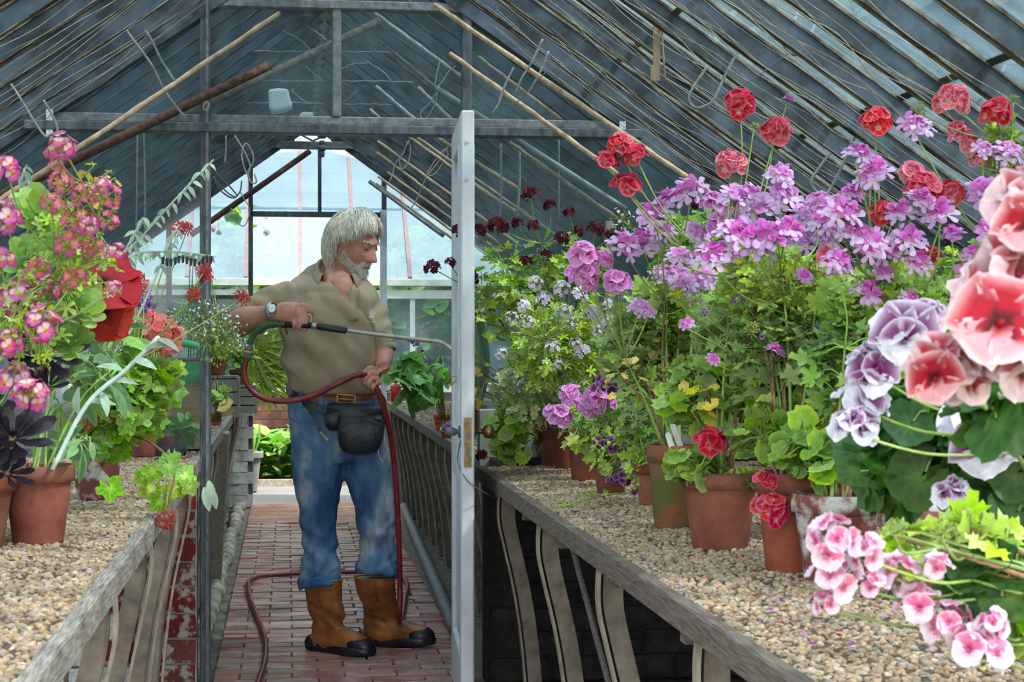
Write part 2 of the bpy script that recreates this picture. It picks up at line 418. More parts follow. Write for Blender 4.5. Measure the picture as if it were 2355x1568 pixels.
# ------------------------------------------------------------------ roofs
CX = .19
def roof(y0, y1, ridge, slope, half, npane, mg, ang, depth, spacing=.29, strip=True):
    c = struct('ceiling')
    b = MB(); b.bb((CX - .03, y0, ridge - .10), (CX + .03, y1, ridge + .06)); b.build('ridge_board', M['iron'], c)
    n = int((y1 - y0) / spacing)
    L = half * sqrt(1 + slope * slope)
    rm = MB(); rm.bb((-.016, -L, -depth), (.016, 0, 0)); 
    if strip:
        rm.cur = 1; rm.bb((-.020, -L, -.004), (-.0160, 0, .004)); rm.bb((.0160, -L, -.004), (.020, 0, .004))
        rm.bb((.009, -L, -depth - .003), (.0168, 0, -depth)); rm.bb((-.0168, -L, -depth - .003), (-.011, 0, -depth)); 
    rmesh = rm.mesh('rafter', [M['rafter'], M['putty']])
    pl = L / npane + .02
    pm = []
    for i in range(3):
        q = MB(); q.box((0, 0, 0), (spacing - .026, pl, .004)); q.cur = 1; q.box((0, -pl / 2 + .012, -.0055), (spacing - .03, .02, .003)); pm.append(q.mesh('pane', [mg, M['moss_lap']]))
    for sgn in (-1, 1):
        # local -Y runs down the slope
        down = Vector((sgn, 0, -slope)).normalized(); along = Vector((0, 1, 0)) * sgn
        yv = -down; xv = along * 1.0; zv = xv.cross(yv)
        if zv.z < 0: xv = -xv; zv = xv.cross(yv)
        Rm = Matrix((xv, yv, zv)).transposed().to_4x4()
        for i in range(n + 1):
            inst('rafter', rmesh, c, Matrix.Translation((CX, y0 + i * spacing, ridge)) @ Rm)
            if i == n: break
            for k in range(npane):
                s = (k + .5) * L / npane
                p = Vector((CX, y0 + (i + .5) * spacing, ridge)) + down * s + zv * (.004 + R.uniform(0, .002))
                inst('pane', R.choice(pm), c, Matrix.Translation(p) @ Rm @ Matrix.Rotation(ang + R.uniform(-.002, .002), 4, 'X'))
    for sgn in (-1, 1):
        x = CX + sgn * half; z = ridge - slope * half
        b = MB(); b.bb((x - .04, y0, z - .12), (x + .04, y1, z - .02)); b.build('eaves_plate', M['iron'], c)
    return c
HALF = 1.85
near_roof = roof(.31, 6.4, 2.84, .69, HALF, 4, M['glass_roof'], -.010, .055)
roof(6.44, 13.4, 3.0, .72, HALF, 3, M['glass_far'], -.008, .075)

for px_, py_ in ((2321, 139), (1727, 72)):
    p_ = at(px_, py_, 4.0 if px_ > 2000 else 4.9); q = MB(); q.box(p_, (.02, .02, .02)); q.lathe([(.005, -.018), (.005, -.008)], p_, 8); q.build('bolt', M['iron_light'], near_roof)
# ------------------------------------------------------------------ side walls
def side_wall(name, x, sgn):
    w = struct(name)
    b = MB(); b.bb((x - .11 * (sgn < 0) , .6, -.06), (x + .11 * (sgn > 0), 13.4, .72)); b.build('dwarf_wall', M['brick_dark'], w)
    b = MB(); b.bb((x - .06, .6, .72), (x + .06, 13.4, .77)); b.build('sill', M['iron_light'], w)
    post = MB(); post.bb((-.02, -.018, .77), (.02, .018, 1.55)); pmesh = post.mesh('glazing_bar', M['white_paint'])
    pn = MB(); pn.bb((-.002, -.27, .77), (.002, .27, 1.54)); gm = pn.mesh('pane', M['glass_roof'])
    y = 2.0
    while y < 13.3:
        inst('glazing_bar', pmesh, w, Matrix.Translation((x, y, 0)))
        inst('pane', gm, w, Matrix.Translation((x, y + .29, 0)))
        y += .58
side_wall('wall_left', CX - HALF, -1)
side_wall('wall_right', CX + HALF, 1)

# ------------------------------------------------------------------ partition at Y = 6.4
YP = 6.4
def zr(x, ridge=2.84, slope=.69, off=.03): return ridge - slope * abs(x - CX) - off
wp = struct('wall_partition')
def part(nm, m, a, bb_, parent=wp, bev=.004):
    q = MB(); q.bb(a, bb_); o = q.build(nm, m, parent)
    return bevel(o, bev) if bev else o
XL, XR = -.295, .655
part('tie_beam', M['iron'], (CX - 1.12, YP - .045, 2.005), (CX + 1.12, YP + .03, 2.04))
part('beam_sill', M['iron_light'], (CX - 1.1, YP - .02, 2.04), (CX + 1.1, YP + .03, 2.072))
part('post', M['iron'], (XL - .02, YP - .03, 0), (XL + .018, YP + .03, zr(XL)))
part('post_fillet', M['iron_light'], (XL + .002, YP - .04, 0), (XL + .012, YP - .028, zr(XL)), bev=0)
part('post', M['iron'], (XR - .018, YP - .03, 0), (XR + .02, YP + .03, zr(XR)))
part('mullion', M['iron_light'], (.178 - .016, YP - .025, 2.07), (.178 + .016, YP + .025, 2.80))
part('top_rail', M['iron_light'], (XL, YP - .03, 2.462), (XR, YP + .02, 2.495))
for s in (-1, 1):
    q = MB(); q.bar((CX, YP, 2.84 - .045), (CX + s * HALF, YP, 2.84 - .69 * HALF - .045), .07, .05, (0, 0, 1)); q.build('gable_rafter', M['rafter'], wp)
for x in (-.842, 1.235):
    part('corner_post', M['white_paint'], (x - .012, YP - .042, 1.98), (x + .012, YP - .012, zr(x) - .02), bev=0)
def prism(nm, m, pts, y, t, parent):
    q = MB(); n = len(pts)
    a = [q.vert((p[0], y - t / 2, p[1])) for p in pts]; c = [q.vert((p[0], y + t / 2, p[1])) for p in pts]
    q.face(*a); q.face(*reversed(c))
    for i in range(n): q.face(a[i], c[i], c[(i + 1) % n], a[(i + 1) % n])
    return q.build(nm, m, parent)
G = M['glass_part']
prism('pane', G, [(-.90, 2.07), (XL - .02, 2.07), (XL - .02, zr(XL))], YP, .004, wp)
prism('pane', G, [(XL + .018, 2.07), (.162, 2.07), (.162, 2.465), (XL + .018, 2.465)], YP, .004, wp)
prism('pane', G, [(.194, 2.07), (XR - .018, 2.07), (XR - .018, 2.465), (.194, 2.465)], YP, .004, wp)
prism('pane', G, [(XR + .02, 2.07), (1.27, 2.07), (XR + .02, zr(XR))], YP, .004, wp)
prism('pane', G, [(XL + .018, 2.495), (XR - .018, 2.495), (CX, 2.80)], YP, .004, wp)
prism('pane', G, [(-1.62, .86), (XL - .02, .86), (XL - .02, 2.005), (-.95, 2.005), (-1.62, zr(-1.62))], YP, .004, wp)
prism('pane', G, [(XR + .02, 1.0), (2.0, 1.0), (2.0, zr(2.0)), (1.33, 2.005), (XR + .02, 2.005)], YP, .004, wp)
part('sill_board', M['sill_grey'], (.70, YP - .02, .78), (2.0, YP + .03, 1.0))
for x in (1.19,):
    part('glazing_bar', M['timber'], (x - .014, YP - .02, 1.0), (x + .014, YP + .02, 1.70), bev=0)
# dwarf brick walls of the partition, every brick a piece
bp = brick_mesh('brick', .215, .105, .082, M['brick_peel'], .004)
bd = brick_mesh('brick', .215, .105, .082, M['brick_dark'], .004)
bw = brick_mesh('brick', .215, .105, .082, M['brick_white'], .004)
hp = brick_mesh('brick', .105, .105, .082, M['brick_peel'], .004)
part('mortar_core', M['mortar'], (-1.62, YP - .04, 0), (XL - .03, YP + .05, .80), bev=0)
part('mortar_core', M['mortar_dark'], (.72, YP - .04, 0), (2.0, YP + .05, .78), bev=0)
for r in range(9):
    z = .045 + r * .092
    if z > .80: break
    x = XL - .03; first = True
    while x > -1.55:
        l = .11 if (r % 2 and first) else .22
        first = False
        ms = (hp if l < .2 else bp) if x > -.55 else bw
        inst('brick', R.choice(ms), wp, Matrix.Translation((x - l / 2, YP - .002 + R.uniform(-.006, .006), z)))
        x -= l + .011
    x = .74 + (.11 if r % 2 else 0)
    while x < 1.95:
        inst('brick', R.choice(bd), wp, Matrix.Translation((x + .11, YP - .002 + R.uniform(-.012, .004), z)))
        x += .231
# ------------------------------------------------------------------ open door, seen on its edge
E0 = Vector((.578, 5.6, 0)); H0 = Vector((.618, 6.36, 0))
du = (H0 - E0).normalized(); dx = Vector((du.y, -du.x, 0)); DL = (H0 - E0).length; DT = .043
door = struct('door_1', E0)
drot = Matrix((dx, du, Vector((0, 0, 1)))).transposed()
def dpart(nm, m, u0, u1, z0, z1, t=DT, off=0, bev=.005, parent=door):
    q = MB(); q.box(E0 + du * (u0 + u1) / 2 + dx * off + Vector((0, 0, (z0 + z1) / 2)), (t, u1 - u0, z1 - z0), drot)
    o = q.build(nm, m, parent); return bevel(o, bev) if bev else o
dpart('stile', M['white_paint'], 0, .10, .02, 2.0)
dpart('stile', M['white_paint'], DL - .10, DL, .02, 2.0)
dpart('top_rail', M['white_paint'], .10, DL - .10, 1.90, 2.0)
dpart('lock_rail', M['white_paint'], .10, DL - .10, .78, .95)
dpart('bottom_rail', M['white_paint'], .10, DL - .10, .02, .22)
dpart('door_panel', M['white_paint'], .10, DL - .10, .22, .78, .016)
dpart('pane', M['glass_part'], .10, DL - .10, .95, 1.90, .004, bev=0)
dpart('glazing_bead', M['white_paint'], .10, .115, .95, 1.90, DT + .012, bev=0)
lp = dpart('lock_plate', M['brass'], -.004, 0.001, .845, 1.005, .024, bev=0)
q = MB(); 
for z in (.86, .99): q.box(E0 + du * -.006 + Vector((0, 0, z)), (.006, .004, .006), drot)
q.box(E0 + du * -.005 + Vector((0, 0, .945)), (.010, .004, .022), drot); q.box(E0 + du * -.006 + Vector((0, 0, .895)), (.012, .006, .03), drot)
q.build('lock_bolt', M['iron'], lp)
def knob(side, m, z=.957, r=.024, ln=.05):
    c = E0 + du * .055 + dx * (DT / 2 * side) + Vector((0, 0, z)); q = MB(); rings = []
    for d, rr in ((0, .02), (.006, .02), (.008, .008), (ln - .02, .008), (ln - .014, r * .8), (ln, r), (ln + .012, r * .85), (ln + .018, r * .3)):
        rings.append([q.vert(c + dx * side * d + (du * cos(2 * pi * k / 16) + Vector((0, 0, 1)) * sin(2 * pi * k / 16)) * rr) for k in range(16)])
    q.rings(rings); q.build('door_knob', m, door, smooth=True)
knob(1, M['brass'])
knob(-1, M['iron'], r=.016, ln=.03)
q = MB(); 
q.tube(catmull([E0 + dx * -.024 + Vector((0, 0, .93)), E0 + dx * -.03 + Vector((0, .02, .86)), E0 + dx * .0 + Vector((0, -.01, .80)), E0 + dx * .06 + Vector((0, 0, .76)), (.74, 5.9, .70)]), .002, 5)
q.build('door_wire', M['iron'], door)
q = MB()
for z in (1.78, 1.90): q.tube([E0 + du * -.004 + Vector((0, 0, z)), E0 + du * .004 + Vector((0, 0, z))], .006, 8)
q.build('screw_cap', M['white_paint'], door)

# ------------------------------------------------------------------ far gable at Y = 13.3
YF = 13.3
wf = struct('wall_far')
fl, fr_ = -.276, .73
part('post', M['iron'], (fl - .018, YF - .03, 0), (fl + .016, YF + .03, 2.66), wf)
part('post', M['iron'], (fr_ - .018, YF - .03, 2.23), (fr_ + .018, YF + .03, 2.60), wf)
part('door_jamb', M['white_paint'], (fr_ - .03, YF - .05, 0), (fr_ + .02, YF + .03, 2.24), wf)
part('lintel', M['iron'], (fl, YF - .03, 2.185), (fr_, YF + .03, 2.225), wf)
part('mullion', M['iron'], (.228, YF - .02, 2.22), (.256, YF + .02, 2.70), wf)
part('tie_beam', M['iron_light'], (-.45, YF - .05, 2.70), (.85, YF + .03, 2.755), wf)
part('tie_beam', M['iron_light'], (-.5, YF - .75, 2.755), (.90, YF - .70, 2.815), wf)
for s in (-1, 1):
    q = MB(); q.bar((CX, YF, 2.93), (CX + s * HALF, YF, 2.93 - .72 * HALF), .07, .09); q.build('gable_rafter', M['rafter'], wf)
for i, (x0, x1) in enumerate(((.19, -.12), (.19, .5), (-.3, .05), (.68, .33), (.05, -.10), (.33, .48))):
    q = MB(); q.bar((x0, YF - .02, 2.76), (x1, YF - .02, 2.92), .012, .02, (0, 1, 0)); q.build('lattice_bar', M['iron'], wf)
q = MB()
c0 = Vector((.245, YF - .72, 2.84))
for i, (r, h) in enumerate(((.035, .05), (.02, .03), (.034, .05), (.022, .03), (.03, .04), (.02, .05))):
    q.lathe([(r * .7, 0), (r, h * .3), (r, h * .7), (r * .7, h)], c0 - Vector((0, 0, .05 + i * .045)), 10)
q.build('winding_gear', M['iron'], wf)
zf = lambda x: 2.93 - .72 * abs(x - CX) - .03
prism('pane', M['glass_part'], [(-1.60, .80), (fl - .02, .80), (fl - .02, zf(fl)), (-1.60, zf(-1.6))], YF, .004, wf)
prism('pane', M['glass_part'], [(fr_ + .02, .80), (1.98, .80), (1.98, zf(1.98)), (fr_ + .02, zf(fr_))], YF, .004, wf)
prism('pane', M['glass_part'], [(fl + .02, 2.225), (.228, 2.225), (.228, 2.70), (fl + .02, 2.65)], YF, .004, wf)
prism('pane', M['glass_part'], [(.256, 2.225), (fr_ - .02, 2.225), (fr_ - .02, 2.58), (.256, 2.70)], YF, .004, wf)
part('glazing_bar', M['iron'], (-.905, YF - .02, .8), (-.865, YF + .02, zf(-.88)), wf, 0)
part('glazing_rail', M['iron'], (-1.6, YF - .02, 1.56), (fl, YF + .02, 1.59), wf, 0)
part('mortar_core', M['mortar'], (-1.6, YF - .05, 0), (fl - .03, YF + .05, .78), wf, 0)
part('mortar_core', M['mortar'], (fr_ + .03, YF - .05, 0), (1.98, YF + .05, .78), wf, 0)
for r in range(9):
    z = .042 + r * .085
    for x in ((fl - .13, -.56) if r % 2 else (fl - .09, -.47)):
        inst('brick', R.choice(bw), wf, Matrix.Translation((x, YF - .012 + R.uniform(-.004, .004), z)))

# ------------------------------------------------------------------ lean-to glasshouse across the yard
YH = 15.72
lt = thing('lean_to_greenhouse', 'pale lean-to glasshouse on red brick base across the yard', 'greenhouse', (.3, YH, 0))
part('mortar_core', M['mortar'], (-2.6, YH + .0, 0), (3.6, YH + .1, .76), lt, 0)
br = brick_mesh('brick', .212, .10, .068, M['brick_red'], .002)
for r in range(10):
    for i in range(11):
        x = -.95 + i * .222 + (.111 if r % 2 else 0)
        inst('brick', R.choice(br), lt, Matrix.Translation((x, YH + .04, .038 + r * .077)))
part('sill', M['cream_paint'], (-2.6, YH - .06, .775), (3.6, YH + .12, .86), lt)
part('wall_plate', M['cream_paint'], (-2.6, YH - .03, 1.62), (3.6, YH + .08, 1.70), lt)
part('gutter', M['cream_paint'], (-2.6, YH - .07, 1.735), (3.6, YH + .08, 1.80), lt)
for x in (-1.3, -.2, .43, 1.12, 1.75): part('muntin', M['white_paint'], (x - .022, YH - .01, .86), (x + .022, YH + .04, 1.62), lt, 0)
for x0, x1 in zip((-2.6, -1.3, -.2, .43, 1.12, 1.75), (-1.3, -.2, .43, 1.12, 1.75, 3.6)):
    part('pane', M['glass_lean'], (x0 + .02, YH + .01, .86), (x1 - .02, YH + .015, 1.62), lt, 0)
bars = [-1.42, -.89, -.37, .115, .60, 1.10, 1.62]
ZT, YT = 3.85, YH + 2.5
for x in bars:
    q = MB(); q.bar((x, YH, 1.80), (x, YT, ZT), .035, .05); q.build('glazing_bar', M['mauve_bar'], lt)
for x0, x1 in zip([-2.6] + bars, bars + [3.6]):
    for k in range(3):
        t0, t1 = k / 3, (k + 1) / 3 + .01
        q = MB(); q.bar((0.5 * (x0 + x1), lerp(YH, YT, t0), lerp(1.80, ZT, t0) + .004 * k), (.5 * (x0 + x1), lerp(YH, YT, t1), lerp(1.80, ZT, t1) + .004 * k), x1 - x0 - .03, .004)
        q.build('pane', M['glass_lean'], lt)
part('back_wall', M['white_wall'], (-6, YT, 0), (8, YT + .3, 5.2), lt, 0)
part('wall_ledge', M['white_wall'], (-6, YT - .06, 2.78), (8, YT, 2.86), lt, 0)
wm = brick_mesh('brick', .44, .03, .14, M['white_wall'], .003)
for r in range(19):
    for i in range(13):
        inst('brick', R.choice(wm), lt, Matrix.Translation((-2.3 + i * .45 + (.22 if r % 2 else 0), YT - .012 + R.uniform(-.003, .003), 1.1 + r * .15)))
# ------------------------------------------------------------------ plant kit: leaves, florets, flower heads, pots
def leaf_round(n=18, lobes=7, depth=.12, notch=.42, cup=.12, crink=.05, c_in=(92, 132, 50), c_out=(124, 164, 68), c_vein=(150, 184, 98), ser=.05, ring=None, seed=0):
    r = random.Random(seed); b = MB()
    ci, co, cv = rgb(*c_in), rgb(*c_out), rgb(*c_vein)
    c = b.vert((0, .1, .0), cv); inner = []; outer = []
    for k in range(n):
        a = -pi / 2 + notch * .5 + (2 * pi - notch) * k / (n - 1)
        lob = 1 - depth * (1 - abs(cos(lobes * (a + pi / 2) / 2))) * 1.6 + (ser if k % 2 else -ser)
        rr = .5 * lob * (1 + r.uniform(-.04, .04))
        x, y = cos(a) * rr, sin(a) * rr + .1
        zc = (cup * (rr * 2) ** 2 * .5 + (crink if k % 2 else -crink)) * .5
        inner.append(b.vert((x * .55, (y - .1) * .55 + .1, zc * .25 - (crink * .4 if k % 2 == 0 else 0)), rgb(*ring) if ring else mixc(ci, cv, .35 * (k % 2))))
        outer.append(b.vert((x, y, zc + r.uniform(-.02, .02)), mixc(co, ci, r.random() * .5)))
    for k in range(n - 1):
        b.face(c, inner[k], inner[k + 1]); b.face(inner[k], outer[k], outer[k + 1], inner[k + 1])
    return b
def leaf_cut(n=25, lobes=5, c_in=(120, 158, 74), c_out=(162, 194, 104), depth=.55, seed=0, tooth=.1):
    """deeply cut palmate leaf of a scented pelargonium"""
    r = random.Random(seed); b = MB(); ci, co = rgb(*c_in), rgb(*c_out)
    c = b.vert((0, .06, 0), mixc(ci, co, .4)); ring = []
    for k in range(n):
        t = k / (n - 1); a = -pi / 2 + .3 + (2 * pi - .6) * t
        ph = (t * lobes) % 1.0
        rr = (1 - depth * abs(ph - .5) * 2 * (1 if 0 < k < n - 1 else .6)) * (.36 + .2 * (1 - abs(2 * t - 1))) + (tooth * .5 if k % 2 else -tooth * .3)
        rr = max(.07, rr)
        ring.append(b.vert((cos(a) * rr, sin(a) * rr + .1, (.05 if k % 2 else -.03) + .12 * rr * r.uniform(-1, 1)), mixc(co, ci, r.random() * .6)))
    for k in range(n - 1): b.face(c, ring[k], ring[k + 1])
    return b
def leaf_long(w=.3, n=6, spoon=False, c_in=(86, 128, 60), c_out=(120, 158, 84), bend=.25, fold=.12, ser=0., power=.8, seed=0):
    """simple leaf along +Y, unit length"""
    r = random.Random(seed); b = MB(); ci, co = rgb(*c_in), rgb(*c_out); rows = []
    for i in range(n + 1):
        t = i / n; hw = w * .5 * (sin(pi * min(1, t * .93 + .05)) ** power) * (1 + (ser if i % 2 else -ser))
        if spoon: hw = w * .5 * (.25 + .75 * sstep(.1, .75, t)) * sqrt(max(0, 1 - max(0, (t - .7) / .32) ** 2))
        z = -bend * t * t
        rows.append((b.vert((-hw, t, z + fold * hw), mixc(co, ci, r.random() * .5)), b.vert((0, t, z - .0), mixc(ci, co, .5)), b.vert((hw, t, z + fold * hw), mixc(co, ci, r.random() * .5))))
    for p, q in zip(rows, rows[1:]):
        b.face(p[0], p[1], q[1], q[0]); b.face(p[1], p[2], q[2], q[1])
    return b
def mk(name, b, m='leaf', smooth=True): return b.mesh(name, M[m], smooth=smooth)
LEAF = {
    'geranium': [mk('leaf', leaf_round(seed=i, c_in=(129, 169, 61), c_out=(174, 207, 89))) for i in range(3)],
    'bigleaf': [mk('leaf', leaf_round(24, 5, .24, .5, .22, .09, (111, 159, 48), (153, 195, 68), (194, 224, 106), .035, seed=5 + i)) for i in range(3)],
    'dark': [mk('leaf', leaf_round(20, 5, .12, .5, .25, .04, (40, 82, 26), (62, 106, 36), (86, 130, 56), .03, seed=15 + i)) for i in range(3)],
    'cut': [mk('leaf', leaf_cut(seed=i)) for i in range(3)],
    'cutlight': [mk('leaf', leaf_cut(seed=20 + i, c_in=(145, 181, 68), c_out=(201, 226, 101), depth=.45)) for i in range(3)],
    'fine': [mk('leaf', leaf_cut(21, 5, (134, 169, 61), (194, 214, 95), .7, seed=30 + i, tooth=.14)) for i in range(3)],
    'varieg': [mk('leaf', leaf_cut(21, 5, (125, 154, 96), (219, 224, 174), .4, seed=40 + i)) for i in range(2)],
    'grey': [mk('leaf', leaf_long(.36, 6, False, (100, 138, 84), (134, 168, 116), .3, .2, seed=i)) for i in range(2)],
    'sage': [mk('leaf', leaf_long(.42, 6, False, (150, 176, 152), (182, 200, 178), .5, .3, seed=4 + i)) for i in range(2)],
    'strap': [mk('leaf', leaf_long(.13, 7, False, (88, 140, 48), (128, 172, 76), .45, .3, seed=i, power=.5)) for i in range(2)],
    'oval': [mk('leaf', leaf_long(.55, 6, False, (98, 150, 62), (136, 184, 88), .2, .15, .06, seed=i)) for i in range(2)],
    'broad': [mk('leaf', leaf_round(20, 5, .10, .45, -.2, .05, (84, 138, 56), (112, 166, 76), (150, 190, 110), .03, seed=60 + i)) for i in range(2)],
    'aeon': [mk('leaf', leaf_long(.62, 7, True, (140, 176, 84), (158, 194, 104), -.22, .22, seed=i)) for i in range(2)],
    'aeonblack': [mk('leaf', leaf_long(.40, 6, True, (30, 24, 32), (52, 44, 52), -.1, .15, seed=i), 'leaf_gloss') for i in range(2)],
    'palm': [mk('leaf', leaf_long(.085, 6, False, (128, 156, 58), (164, 178, 70), .12, .3, power=.5, seed=i)) for i in range(2)],
    'yellow': [mk('leaf', leaf_round(20, 5, .14, .5, .1, .05, (204, 180, 60), (222, 200, 84), (226, 210, 120), .03, seed=80))],
}
def floret(npet=5, L=.5, W=.46, base=.06, tilt=.35, cup=.15, ruf=.03, up=None, lo=None, nup=2, seed=0, nr=3, nc=4):
    """one flower facing +Z, upper petals around +Y. up/lo: (base, middle, edge) colours"""
    r = random.Random(seed); b = MB(); lo = lo or up; KS = {4: (-1, -.45, .45, 1), 6: (-1, -.78, -.3, .3, .78, 1)}[nc]
    for i in range(npet):
        a = pi / 2 + (i - (nup - 1) / 2) * 2 * pi / npet
        cols = [rgb(*c) for c in (up if i < nup else lo)]
        ax = Vector((cos(a), sin(a), 0)); si = Vector((-sin(a), cos(a), 0)); tl = tilt * r.uniform(.7, 1.3)
        s = (1.1 if i < nup else .95) * r.uniform(.92, 1.08); rows = []
        for j in range(nr + 1):
            t = j / nr; hw = W * s * .5 * (.18 + .82 * sin(min(1, t * .72 + .05) * pi * .68) ** .9)
            if j == nr: hw *= .74
            row = []
            for k in KS:
                d = base + L * s * (t - (.10 * abs(k) ** 2 if j == nr else 0))
                z = tl * L * t * (1 - .55 * t) + cup * hw * k * k * .8 + r.uniform(-ruf, ruf) * t
                edge = max(abs(k) ** (3 if nc == 4 else 7), t ** 6)
                c = mixc(mixc(cols[0], cols[1], sstep(.05, .30, t)), cols[2], min(1, edge * 1.1) * sstep(.1, .5, t))
                row.append(b.vert(ax * d + si * hw * k + Vector((0, 0, z)), c))
            rows.append(row)
        for p, q in zip(rows, rows[1:]):
            for k in range(len(KS) - 1): b.face(p[k], p[k + 1], q[k + 1], q[k])
    cc = [rgb(*c) for c in lo]
    e = [b.vert((cos(k * pi / 3) * .05, sin(k * pi / 3) * .05, .08), cc[0]) for k in range(6)]; b.face(*e)
    t0 = b.vert((0, 0, -.3), rgb(120, 140, 80)); 
    for k in range(6): b.face(e[k], t0, e[(k + 1) % 6])
    return b
def head(name, fl, n, rad, fs, spread=1.15, ped=None, core=(124, 136, 70), seed=0, bud=3, merge=False, face=.25):
    """umbel template: (core mesh, [(floret mesh, matrix)])"""
    r = random.Random(seed); b = MB(); cc = rgb(*core); b.col = cc; out = []
    pts = []
    for i in range(n):
        u = (i + .5) / n; th = spread * sqrt(u) * 1.35; ph = i * 2.39996 + r.uniform(-.25, .25)
        pts.append(Vector((sin(th) * cos(ph), sin(th) * sin(ph), cos(th))))
    for d in pts:
        p = Vector((d.x * rad, d.y * rad, d.z * rad)) * r.uniform(.82, 1.12)
        b.tube([Vector((0, 0, -rad * .25)), p * .5 + Vector((0, 0, -rad * .06)), p * .93], rad * .03, 4, cap=False)
        z = (d + Vector((0, 0, face))).normalized(); y = (Vector((0, 0, 1)) - z * z.z)
        if y.length < .2: y = Vector((0, 1, 0)) - z * z.y
        y.normalize(); x = y.cross(z)
        Rm = Matrix((x, y, z)).transposed().to_4x4() @ Matrix.Rotation(r.uniform(-.5, .5), 4, 'Z') @ Matrix.Rotation(r.uniform(-.3, .3), 4, 'X') @ Matrix.Rotation(r.uniform(-.3, .3), 4, 'Y')
        out.append((r.choice(fl), Matrix.Translation(p) @ Rm @ Matrix.Scale(fs * r.uniform(.88, 1.12), 4)))
    for i in range(bud):
        th = 1.3 + r.random() * .8; ph = r.random() * 6.28
        p = Vector((sin(th) * cos(ph), sin(th) * sin(ph), cos(th))) * rad * .8
        b.tube([Vector((0, 0, -rad * .2)), p], rad * .03, 4, cap=False); b.ell(p, (rad * .09, rad * .09, rad * .16), None, 6, 4)
    b.ell((0, 0, -rad * .2), (rad * .16, rad * .16, rad * .14), None, 8, 5)
    if merge:
        for me, mx in out:
            o = len(b.v); cs = me.color_attributes['Col'].data
            for v in me.vertices: b.vert(mx @ v.co, tuple(cs[v.index].color))
            for f in me.polygons: b.face(*[o + i for i in f.vertices])
        out = []
    return (b.mesh(name, M['petal'], smooth=True), out)
def fl(**k):
    sd = k.pop('seed', 0); return [mk('floret', floret(seed=sd + i, **k), 'petal') for i in range(3)]
RED = ((240, 150, 166), (190, 0, 24), (228, 88, 118)); REDL = ((250, 206, 214), (200, 0, 30), (238, 124, 148))
PALE = ((246, 200, 206), (210, 56, 86), (242, 160, 178)); PALEL = ((250, 214, 216), (222, 84, 110), (248, 190, 200))
LIL = ((248, 228, 246), (222, 138, 206), (228, 162, 222)); LILL = ((250, 240, 250), (230, 194, 234), (222, 180, 230))
MAG = ((244, 190, 232), (214, 92, 186), (224, 128, 210)); MAGL = ((248, 226, 246), (220, 150, 220), (218, 150, 222))
MOT = ((250, 226, 246), (222, 128, 206), (238, 188, 236)); MOTD = ((190, 30, 120), (210, 84, 176), (240, 190, 236))
MAR = ((50, 6, 18), (84, 14, 34), (116, 28, 50)); MARL = ((40, 6, 16), (66, 12, 28), (96, 24, 44))
PUR = ((60, 10, 60), (104, 28, 100), (206, 150, 206)); WHI = ((236, 214, 236), (226, 206, 236), (240, 232, 246))
REGW = ((80, 4, 50), (128, 22, 108), (226, 214, 236)); REGWL = ((160, 90, 160), (226, 222, 238), (236, 236, 244))
REGP = ((84, 2, 16), (176, 8, 30), (232, 190, 198)); REGPL = ((160, 16, 40), (224, 184, 192), (234, 212, 216))
ROSE = ((160, 6, 50), (222, 100, 150), (240, 200, 222)); ROSEL = ((214, 110, 160), (238, 206, 226), (242, 224, 238))
COR = ((246, 160, 140), (240, 124, 110), (248, 170, 156)); SCH = ((246, 190, 70), (240, 220, 214), (206, 60, 140)); SCHL = ((240, 150, 60), (220, 110, 170), (196, 56, 150))
SCO = ((234, 180, 110), (214, 138, 112), (196, 110, 100))
STAR = ((170, 8, 20), (196, 16, 28), (210, 30, 40)); VIO = ((70, 24, 110), (150, 96, 190), (196, 160, 224))
_head1 = head
def head(name, fl, n, rad, fs, spread=1.15, **k):
    sd = k.pop('seed', 0)
    return [_head1(name, fl, max(4, n + dn), rad * rk, fs * fk, spread * sk, seed=sd + 100 * i, **k) for i, (dn, rk, fk, sk) in enumerate(((0, 1, 1, 1), (-2, .92, 1.06, .86), (1, 1.08, .95, 1.12)))]
